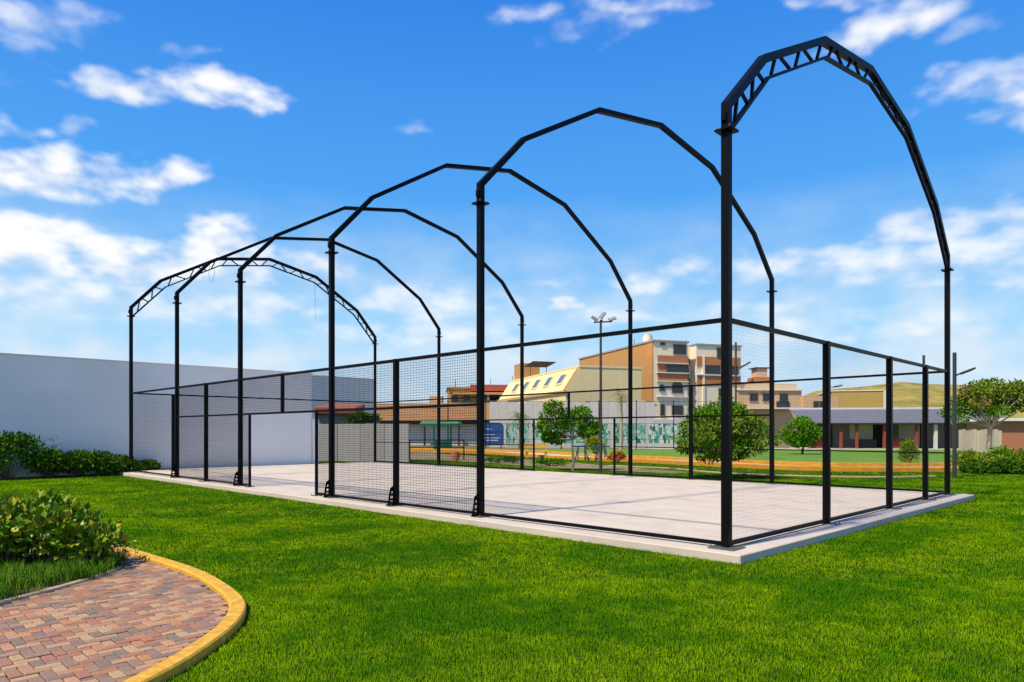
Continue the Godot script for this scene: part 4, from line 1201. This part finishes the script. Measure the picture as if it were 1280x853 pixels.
func limb(s: Shp, a: Vector3, b: Vector3, r0: float, r1: float, bend := 0.12) -> void:
	var m := (a + b) * 0.5 + rand_dir() * (b - a).length() * bend
	s.tube([a, a.lerp(m, 0.6), m.lerp(b, 0.4), b], [r0, r0 * 0.8, lerpf(r0, r1, 0.7), r1], 7)

func bush(called: String, label: String, category: String, p: Vector3, rad: Vector3, clumps: int, per: int, l: float, w: float, cols: Array, group := "", shell := 0.5) -> Node3D:
	var o := thing(called, label, category, p, 0.0, group)
	var st := Shp.new()
	var fo := Shp.new()
	for k in clumps:
		var d := rand_dir(); d.y = absf(d.y) * 1.1 - 0.15
		var c := Vector3(d.x * rad.x, rad.y * 0.95 + d.y * rad.y * 0.8, d.z * rad.z) * 0.74
		c.y = maxf(c.y, rad.y * 0.3)
		limb(st, Vector3(c.x * 0.15, 0, c.z * 0.15), c, 0.016, 0.006)
		var cr := rad * rng.randf_range(0.30, 0.46)
		leaf_cloud(fo, c, Vector3(cr.x, cr.y, cr.z), per, l, w, cols, 0.0, shell)
	part("stem", st, M.bark, o)
	part("foliage", fo, M.leaf, o)
	return o

func build_plants() -> void:
	M.leaf = leafy(Color(1, 1, 1), 0.5, 0.25)
	M.leaf.backlight = Color(0.16, 0.22, 0.03)
	M.leaf.metallic_specular = 0.15
	M.gloss_leaf = leafy(Color(1, 1, 1), 0.32, 0.25)
	M.gloss_leaf.backlight = Color(0.16, 0.22, 0.03)
	M.gloss_leaf.metallic_specular = 0.3
	var dark := [Color(0.045, 0.12, 0.010), Color(0.07, 0.16, 0.012), Color(0.035, 0.10, 0.010)]
	var mid := [Color(0.08, 0.215, 0.008), Color(0.13, 0.28, 0.010), Color(0.055, 0.17, 0.008)]
	var lime := [Color(0.14, 0.22, 0.02), Color(0.18, 0.25, 0.022), Color(0.10, 0.19, 0.018)]
	var olive := [Color(0.15, 0.17, 0.03), Color(0.19, 0.18, 0.035), Color(0.10, 0.16, 0.02), Color(0.22, 0.14, 0.045)]
	# --- near shrub in the planting bed
	var o := thing("shrub", "leafy green shrub in the planting bed beside the brick path", "shrub", Vector3(-5.6, 0.05, -8.15))
	var st := Shp.new(); var fo := Shp.new()
	for k in 190:
		var x := rng.randf_range(-1.7, 0.84); var z := rng.randf_range(-0.42, 0.42)
		var edge := clampf((0.98 - x) / 1.1, 0.2, 1.0)
		var top := (0.58 + 0.22 * edge * rng.randf() + 0.06 * sin(x * 4.0)) * (0.6 + 0.4 * edge)
		var c := Vector3(x, top * rng.randf_range(0.42, 1.0), z * (0.7 + 0.3 * edge))
		limb(st, Vector3(x * 0.8 - 0.1, 0, z * 0.3), c, 0.011, 0.005, 0.16)
		for j in 34:
			var d := rand_dir()
			var p := c + d * Vector3(0.17, 0.13, 0.17) * pow(rng.randf(), 0.5)
			var dir := (d + Vector3(0, 0.55, 0) + rand_dir() * 0.5).normalized()
			var side := dir.cross(rand_dir()).normalized()
			var q := rng.randf()
			fo.col = (Color(0.075, 0.175, 0.010) if q < 0.42 else (Color(0.15, 0.25, 0.014) if q < 0.76 else Color(0.34, 0.35, 0.03))) * rng.randf_range(0.75, 1.2)
			var sc := rng.randf_range(0.7, 1.25)
			fo.leaf(p, dir, side, 0.095 * sc, 0.068 * sc, 0.18)
	part("stem", st, M.bark, o)
	part("foliage", fo, M.gloss_leaf, o)
	# --- white flowers at its foot
	var fl := thing("flowering_plant", "low plant with small white flowers at the shrub's right end", "flowers", Vector3(-4.82, 0.05, -8.32))
	var fs := Shp.new(); var fp := Shp.new(); var ff := Shp.new()
	for k in 70:
		var b := Vector3(rng.randf_range(-0.32, 0.26), 0, rng.randf_range(-0.22, 0.2))
		var t := b + Vector3(rng.randf_range(-0.05, 0.05), rng.randf_range(0.12, 0.30), rng.randf_range(-0.05, 0.05))
		fs.wire(b, t, 0.002)
		if k < 46:
			fp.col = Color(0.72, 0.70, 0.62)
			for j in 5:
				var a := TAU * j / 5.0 + k
				var d := Vector3(cos(a), 0.35, sin(a)).normalized()
				fp.leaf(t, d, d.cross(Vector3.UP).normalized(), 0.028, 0.022, 0.1)
		ff.col = mid[k % 3]
		for j in 4: ff.leaf(b.lerp(t, 0.2 + 0.2 * j), rand_dir(), rand_dir(), 0.035, 0.014)
	part("stem", fs, tinted(M.wire, Color(0.07, 0.14, 0.03)), fl)
	part("petals", fp, M.leaf, fl)
	part("foliage", ff, M.leaf, fl)
	# --- planting along the white wall
	var g := "shrubs along the white wall"
	var row := [[-3.75, 1.2, 1.62, "largest dark green bush against the white wall"], [-2.55, 0.8, 0.95, "low dark shrub right of the largest wall bush"], [-1.75, 0.75, 0.92, "low feathery shrub in the middle of the wall planting"], [-1.0, 0.75, 0.86, "low dark shrub left of the far corner column"], [-0.3, 0.65, 0.66, "low shrub right behind the far corner column"], [0.9, 0.9, 0.42, "small low shrub seen through the mesh beside the white wall"]]
	for q in row:
		var p := ct(24.75, 0, q[0]); p.y = 0.0
		if q[0] > 0.5: p = ct(25.52, 0, q[0]); p.y = 0.0
		var rx: float = q[1] * (0.42 if q[0] > 0.5 else 1.0)
		bush("wall_shrub", q[3], "shrub", p, Vector3(rx, q[2] * 0.62, rx), 26 if q[2] > 1.0 else 20, 130, 0.17, 0.06, dark if q[2] > 1.0 else [Color(0.05, 0.13, 0.010), Color(0.10, 0.19, 0.012), Color(0.035, 0.10, 0.010)], g)
	var sp := thing("sapling", "thin upright sapling above the wall planting", "sapling", ct(25.2, 0, -2.35) - Vector3(0, SLAB, 0))
	var ss := Shp.new(); var sf := Shp.new()
	ss.tube([Vector3.ZERO, Vector3(0.04, 0.8, 0), Vector3(0.02, 1.45, 0)], [0.02, 0.015, 0.006], 6)
	for k in 8: frond(sf, Vector3(0.03, 0.75 + k * 0.09, 0), Vector3(cos(k * 2.4), 0.7, sin(k * 2.4)).normalized(), 0.36, 0.4, 0.11, 0.03, 6, dark)
	part("stem", ss, M.bark, sp); part("foliage", sf, M.leaf, sp)
	# --- small tree before the murals
	var t1 := thing("small_tree", "small green tree with a pale forked trunk before the murals", "tree", gx(716, 29.2))
	var tr := Shp.new()
	tr.tube([Vector3.ZERO, Vector3(0.02, 0.5, 0), Vector3(-0.02, 1.0, 0), Vector3(0.0, 1.45, 0)], [0.065, 0.055, 0.045, 0.04], 8)
	fo = Shp.new()
	for q in [[-0.95, 2.25, 0.5], [-0.8, 2.65, 0.38], [-1.2, 1.85, 0.36], [0.1, 2.05, 0.5], [0.35, 2.35, 0.42], [0.7, 1.95, 0.42], [-0.4, 1.9, 0.4], [-0.65, 1.35, 0.34], [0.95, 1.75, 0.3], [-0.2, 2.3, 0.36], [-1.0, 1.4, 0.28], [0.5, 1.6, 0.3]]:
		var c := Vector3(q[0], q[1], rng.randf_range(-0.4, 0.4))
		limb(tr, Vector3(0, 1.3, 0), c, 0.026, 0.008)
		leaf_cloud(fo, c, Vector3(q[2], q[2] * 0.72, q[2]), 420, 0.15, 0.07, mid, 0.2)
	part("trunk", tr, M.pale_bark, t1); part("crown", fo, M.leaf, t1)
	# --- feathery tree behind the near corner column
	var t2 := thing("feathery_tree", "broad low tree with drooping feathery leaves behind the corner column", "tree", gx(905, 24.4))
	tr = Shp.new(); fo = Shp.new()
	tr.tube([Vector3.ZERO, Vector3(0.03, 0.5, 0), Vector3(0.0, 1.1, 0)], [0.085, 0.07, 0.06], 8)
	for k in 130:
		var a := rng.randf() * TAU
		var up := rng.randf_range(-0.95, 1.0)
		var rr := sqrt(1.0 - up * up) * rng.randf_range(0.5, 1.18) * (1.0 + 0.18 * sin(a * 3.0 + up * 4.0))
		var c := Vector3(cos(a) * rr * 1.36, 1.66 + up * 0.92 * rng.randf_range(0.75, 1.1) - 0.16 * rr, sin(a) * rr * 1.1)
		if k < 40: limb(tr, Vector3(0, 1.0, 0), c, 0.024, 0.008)
		leaf_cloud(fo, c, Vector3(0.36, 0.12, 0.36), 110, 0.18, 0.055, mid if rng.randf() < 0.6 else lime, 0.75)
	part("trunk", tr, M.bark, t2); part("crown", fo, M.leaf, t2)
	# --- round tree by the football turf
	var t3 := thing("round_tree", "dense round tree before the cream house", "tree", gx(1003, 50))
	tr = Shp.new(); fo = Shp.new()
	tr.tube([Vector3.ZERO, Vector3(0.05, 0.5, 0), Vector3(0, 0.9, 0)], [0.1, 0.08, 0.07], 8)
	for k in 34:
		var d := rand_dir()
		var c := Vector3(0, 1.55, 0) + d * Vector3(1.25, 0.85, 1.25) * rng.randf_range(0.55, 1.0)
		if k < 12: limb(tr, Vector3(0, 0.8, 0), c, 0.03, 0.01)
		leaf_cloud(fo, c, Vector3(0.42, 0.34, 0.42), 170, 0.2, 0.1, mid)
	part("trunk", tr, M.bark, t3); part("crown", fo, M.leaf, t3)
	# --- garden tree at the right
	var t4 := thing("garden_tree", "open crowned tree with pale forked trunk at the right edge", "tree", gx(1236, 34))
	tr = Shp.new(); fo = Shp.new()
	tr.tube([Vector3.ZERO, Vector3(0.03, 0.8, 0), Vector3(0.06, 1.5, 0.0), Vector3(0.1, 1.9, 0)], [0.16, 0.125, 0.11, 0.1], 9)
	for q in [[-1.3, 2.9], [-0.8, 3.6], [0.1, 4.0], [0.9, 3.9], [1.4, 3.2], [0.3, 3.1], [-0.6, 2.8], [1.0, 2.75], [-1.45, 2.45], [1.6, 2.75], [-0.3, 3.5], [0.6, 3.5], [1.35, 3.7], [0.1, 2.5], [-1.2, 3.3]]:
		for rep in 2:
			var c := Vector3(q[0] * 0.86 + rng.randf_range(-0.2, 0.2), q[1] + rng.randf_range(-0.18, 0.18), rng.randf_range(-1.0, 1.0))
			limb(tr, Vector3(0.1, 1.85, 0), c, 0.045, 0.01, 0.08)
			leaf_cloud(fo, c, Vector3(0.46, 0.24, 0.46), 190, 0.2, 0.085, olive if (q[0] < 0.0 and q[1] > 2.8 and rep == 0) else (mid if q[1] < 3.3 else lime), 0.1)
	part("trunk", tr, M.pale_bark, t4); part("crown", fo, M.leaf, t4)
	# --- shrubs round it
	var gr := "garden shrubs at the right edge"
	for q in [[1213, 28.6, 0.75, 0.8, lime, "pale green shrub nearest the right corner of the court"], [1232, 28.0, 0.8, 0.72, lime, "pale leafy shrub in front of the garden tree trunk"], [1264, 28.2, 0.85, 1.05, mid, "taller green shrub right of the garden tree trunk"], [1290, 28.0, 0.9, 0.95, olive, "olive shrub cut by the right edge of the picture"], [1256, 27.2, 0.7, 0.5, dark, "low dark shrub in front at the right edge"], [1225, 27.3, 0.6, 0.36, dark, "lowest dark shrub in front of the pale shrubs"]]:
		bush("garden_shrub", q[5], "shrub", gx(q[0], q[1]), Vector3(q[2], q[3] * 0.62, q[2]), 20, 120, 0.15, 0.055, q[4], gr)
	bush("upright_shrub", "slender upright shrub by the yellow kerb behind the right fence", "shrub", gx(1136, 32.4), Vector3(0.42, 0.78, 0.42), 22, 90, 0.13, 0.04, lime)
	bush("yellow_shrub", "yellow flowering shrub left of the floodlight post", "shrub", gx(744, 47), Vector3(0.8, 0.8, 0.8), 16, 110, 0.16, 0.09, [Color(0.30, 0.24, 0.02), Color(0.22, 0.24, 0.02), Color(0.12, 0.2, 0.02)])
	bush("orange_shrub", "small orange flowering shrub by the yellow kerb", "shrub", gx(772, 36.6), Vector3(0.5, 0.36, 0.5), 12, 90, 0.1, 0.06, [Color(0.5, 0.12, 0.03), Color(0.42, 0.16, 0.04), Color(0.2, 0.14, 0.03)])
	bush("low_shrub", "flat dark shrub on the grass beyond the near mesh", "shrub", gx(628, 36), Vector3(1.0, 0.22, 0.5), 14, 80, 0.12, 0.05, dark)
	bush("low_shrub", "flat green shrub between the small tree and the fence", "shrub", gx(690, 33), Vector3(0.9, 0.22, 0.5), 14, 80, 0.12, 0.05, mid)
	bush("climber", "green climbing plant trailing on the red roofed shed", "plant", gx(452, 40.2, 2.1), Vector3(1.0, 0.36, 0.4), 18, 90, 0.18, 0.1, dark)
	# --- palms
	for q in [[650, 58, 2.7, mid, M.bark, "small green palm left of the small tree", 0.9], [776, 64, 5.0, [Color(0.34, 0.26, 0.15), Color(0.26, 0.19, 0.10), Color(0.42, 0.33, 0.2)], M.pale_bark, "dry brown palm before the white sheet wall", 1.1]]:
		var pa := thing("palm", q[5], "palm", gx(q[0], q[1]))
		var ps := Shp.new(); var pf := Shp.new()
		ps.tube([Vector3.ZERO, Vector3(0.06, q[2] * 0.5, 0), Vector3(0.0, q[2], 0)], [0.2, 0.15, 0.13], 9)
		for k in 26:
			var a := k * 2.4
			frond(pf, Vector3(0, q[2] - 0.1 + 0.02 * k, 0), Vector3(cos(a), rng.randf_range(-0.3, 1.0), sin(a)).normalized(), q[6] * rng.randf_range(0.9, 1.3), 0.7, 0.3, 0.06, 9, q[3])
		part("trunk", ps, q[4], pa); part("crown", pf, M.leaf, pa)

# ---------------------------------------------------------------- grass
func clump(blades: int, rad: float, hmin: float, hmax: float, w: float, lean: float) -> ArrayMesh:
	var s := Shp.new()
	for k in blades:
		var a := rng.randf() * TAU; var r := sqrt(rng.randf()) * rad
		var b := Vector3(cos(a) * r, -0.004, sin(a) * r)
		var f := rng.randf() * TAU
		var d := Vector3(cos(f), 0, sin(f))
		var side := Vector3(-d.z, 0, d.x) * w * rng.randf_range(0.7, 1.2) * 0.5
		var h := rng.randf_range(hmin, hmax); var le := rng.randf_range(0.1, 1.0) * lean * h
		var m := b + Vector3(0, h * 0.6, 0) + d * le * 0.35
		var t := b + Vector3(0, h * rng.randf_range(0.85, 1.0), 0) + d * le
		var v := rng.randf()
		s.col = Color(0.92, 1.0, 0.9) * rng.randf_range(0.75, 1.2)
		if v < 0.07: s.col = Color(1.75, 1.3, 2.5) * rng.randf_range(0.8, 1.15)
		var kk := s.V.size()
		var n := (d * -0.5 + Vector3.UP).normalized()
		for q in [b - side, b + side, m + side * 0.85, m - side * 0.85, t]:
			s.V.append(q); s.N.append(n); s.C.append(s.col)
		s.I.append_array(PackedInt32Array([kk, kk + 2, kk + 1, kk, kk + 3, kk + 2, kk + 3, kk + 4, kk + 2]))
	return s.mesh()

func scatter(called: String, label: String, mesh: Mesh, m: Material, spots: Array, cols: Array) -> void:
	var mm := MultiMesh.new()
	mm.transform_format = MultiMesh.TRANSFORM_3D
	mm.use_colors = true
	mm.mesh = mesh
	mm.instance_count = spots.size()
	for i in spots.size():
		mm.set_instance_transform(i, spots[i])
		mm.set_instance_color(i, cols[i])
	var o := MultiMeshInstance3D.new()
	o.name = numbered(called)
	o.multimesh = mm
	o.material_override = m
	add_child(o)
	tag(o, label, "grass", "", "stuff")

func build_grass() -> void:
	M.grass = leafy(Color(1, 1, 1), 0.8, 0.25)
	M.grass.metallic_specular = 0.08
	M.grass.backlight = Color(0.18, 0.27, 0.02)
	var big := FastNoiseLite.new(); big.seed = 21; big.frequency = 0.42; big.fractal_octaves = 3
	var fine := FastNoiseLite.new(); fine.seed = 22; fine.frequency = 2.4; fine.fractal_octaves = 3
	var zones := [[3.6, 7.5, 0.05, 0.045, 1.0], [7.5, 13.0, 0.074, 0.064, 1.4], [13.0, 24.0, 0.125, 0.105, 2.3], [24.0, 52.0, 0.28, 0.23, 3.6]]
	var which := 0
	for z in zones:
		var variants := []
		for k in 3: variants.append([[], []])
		var step: float = z[2]
		var d: float = z[0]
		while d < z[1]:
			var half := d * 0.80 + 1.0
			var x := -half
			while x < half:
				var p := Vector3(x + rng.randf_range(-0.5, 0.5) * step, 0, -(d + rng.randf_range(-0.5, 0.5) * step))
				x += step
				var q := to_court(p)
				if q.x > SLAB_U0 - 0.02 and q.x < SLAB_U1 + 0.02 and q.y > SLAB_V0 - 0.02 and q.y < SLAB_V1 + 0.02: continue
				if q.x > 24.2: continue
				if p.x < -2.0 and p.z > -14.0:
					var f := Vector2(p.x, -p.z)
					if inside_path(f): continue
				if d > 27.0:
					var pt := Vector2(p.x, d)
					if d > walk_depth(p.x) - 0.1: continue
					if d > 50.0: continue
					if p.x < 5.5 and p.x > -13.0 and d > 27.0 and fine.get_noise_2d(p.x * 0.4, d * 0.4) + 0.15 > 0.0 and absf(p.x - (5.4 - (d - 29.0) * 0.62)) < 2.2: continue
				var n := big.get_noise_2d(p.x, p.z * 1.0) * 0.6 + fine.get_noise_2d(p.x, p.z) * 0.4
				var t := clampf(0.44 + n * 1.8, 0.0, 1.0)
				var c := Color(0.048, 0.175, 0.002).lerp(Color(0.20, 0.34, 0.002), t)
				c = c * rng.randf_range(0.85, 1.15)
				var sc: float = rng.randf_range(0.65, 1.25) * (0.92 - 0.3 * n)
				var v: Array = variants[rng.randi() % 3]
				v[0].append(Transform3D(Basis(Vector3.UP, rng.randf() * TAU).scaled(Vector3(1.0, sc, 1.0)), p))
				v[1].append(c)
			d += step
		for k in 3:
			var mesh := clump(30, z[3], 0.018, 0.047, 0.0029 * z[4], 0.85)
			which += 1
			scatter("lawn_grass", ["short bright lawn grass nearest the camera", "short lawn grass in front of the slab", "lawn grass farther along the slab", "distant grass round the court"][zones.find(z)], mesh, M.grass, variants[k][0], variants[k][1])
	# longer grass in the planting bed
	var spots := []; var cols := []
	for k in 5200:
		var p := Vector3(rng.randf_range(-8.5, -4.35), 0.05, -rng.randf_range(5.0, 9.6))
		if not Geometry2D.is_point_in_polygon(Vector2(p.x, -p.z), planter_poly): continue
		if fine.get_noise_2d(p.x * 0.5, p.z * 0.5) < -0.25: continue
		spots.append(Transform3D(Basis(Vector3.UP, rng.randf() * TAU).scaled(Vector3.ONE * rng.randf_range(0.6, 1.2)), p))
		cols.append(Color(0.05, 0.145, 0.012).lerp(Color(0.12, 0.2, 0.02), rng.randf() * rng.randf()))
	scatter("bed_grass", "longer green grass in the planting bed beside the brick path", clump(16, 0.05, 0.09, 0.2, 0.006, 0.9), M.grass, spots, cols)

func walk_depth(x: float) -> float:
	for i in walk_near.size() - 1:
		var a: Array = walk_near[i]; var b: Array = walk_near[i + 1]
		if x >= a[0] and x <= b[0]: return lerpf(a[1], b[1], (x - a[0]) / (b[0] - a[0]))
	return 30.0

func inside_path(f: Vector2) -> bool:
	if Geometry2D.is_point_in_polygon(f, path_poly) or Geometry2D.is_point_in_polygon(f, planter_poly): return true
	for i in range(0, kerb_out.size(), 1):
		if f.distance_squared_to((kerb_out[i] + kerb_in[i]) * 0.5) < 0.0105: return true
	return false
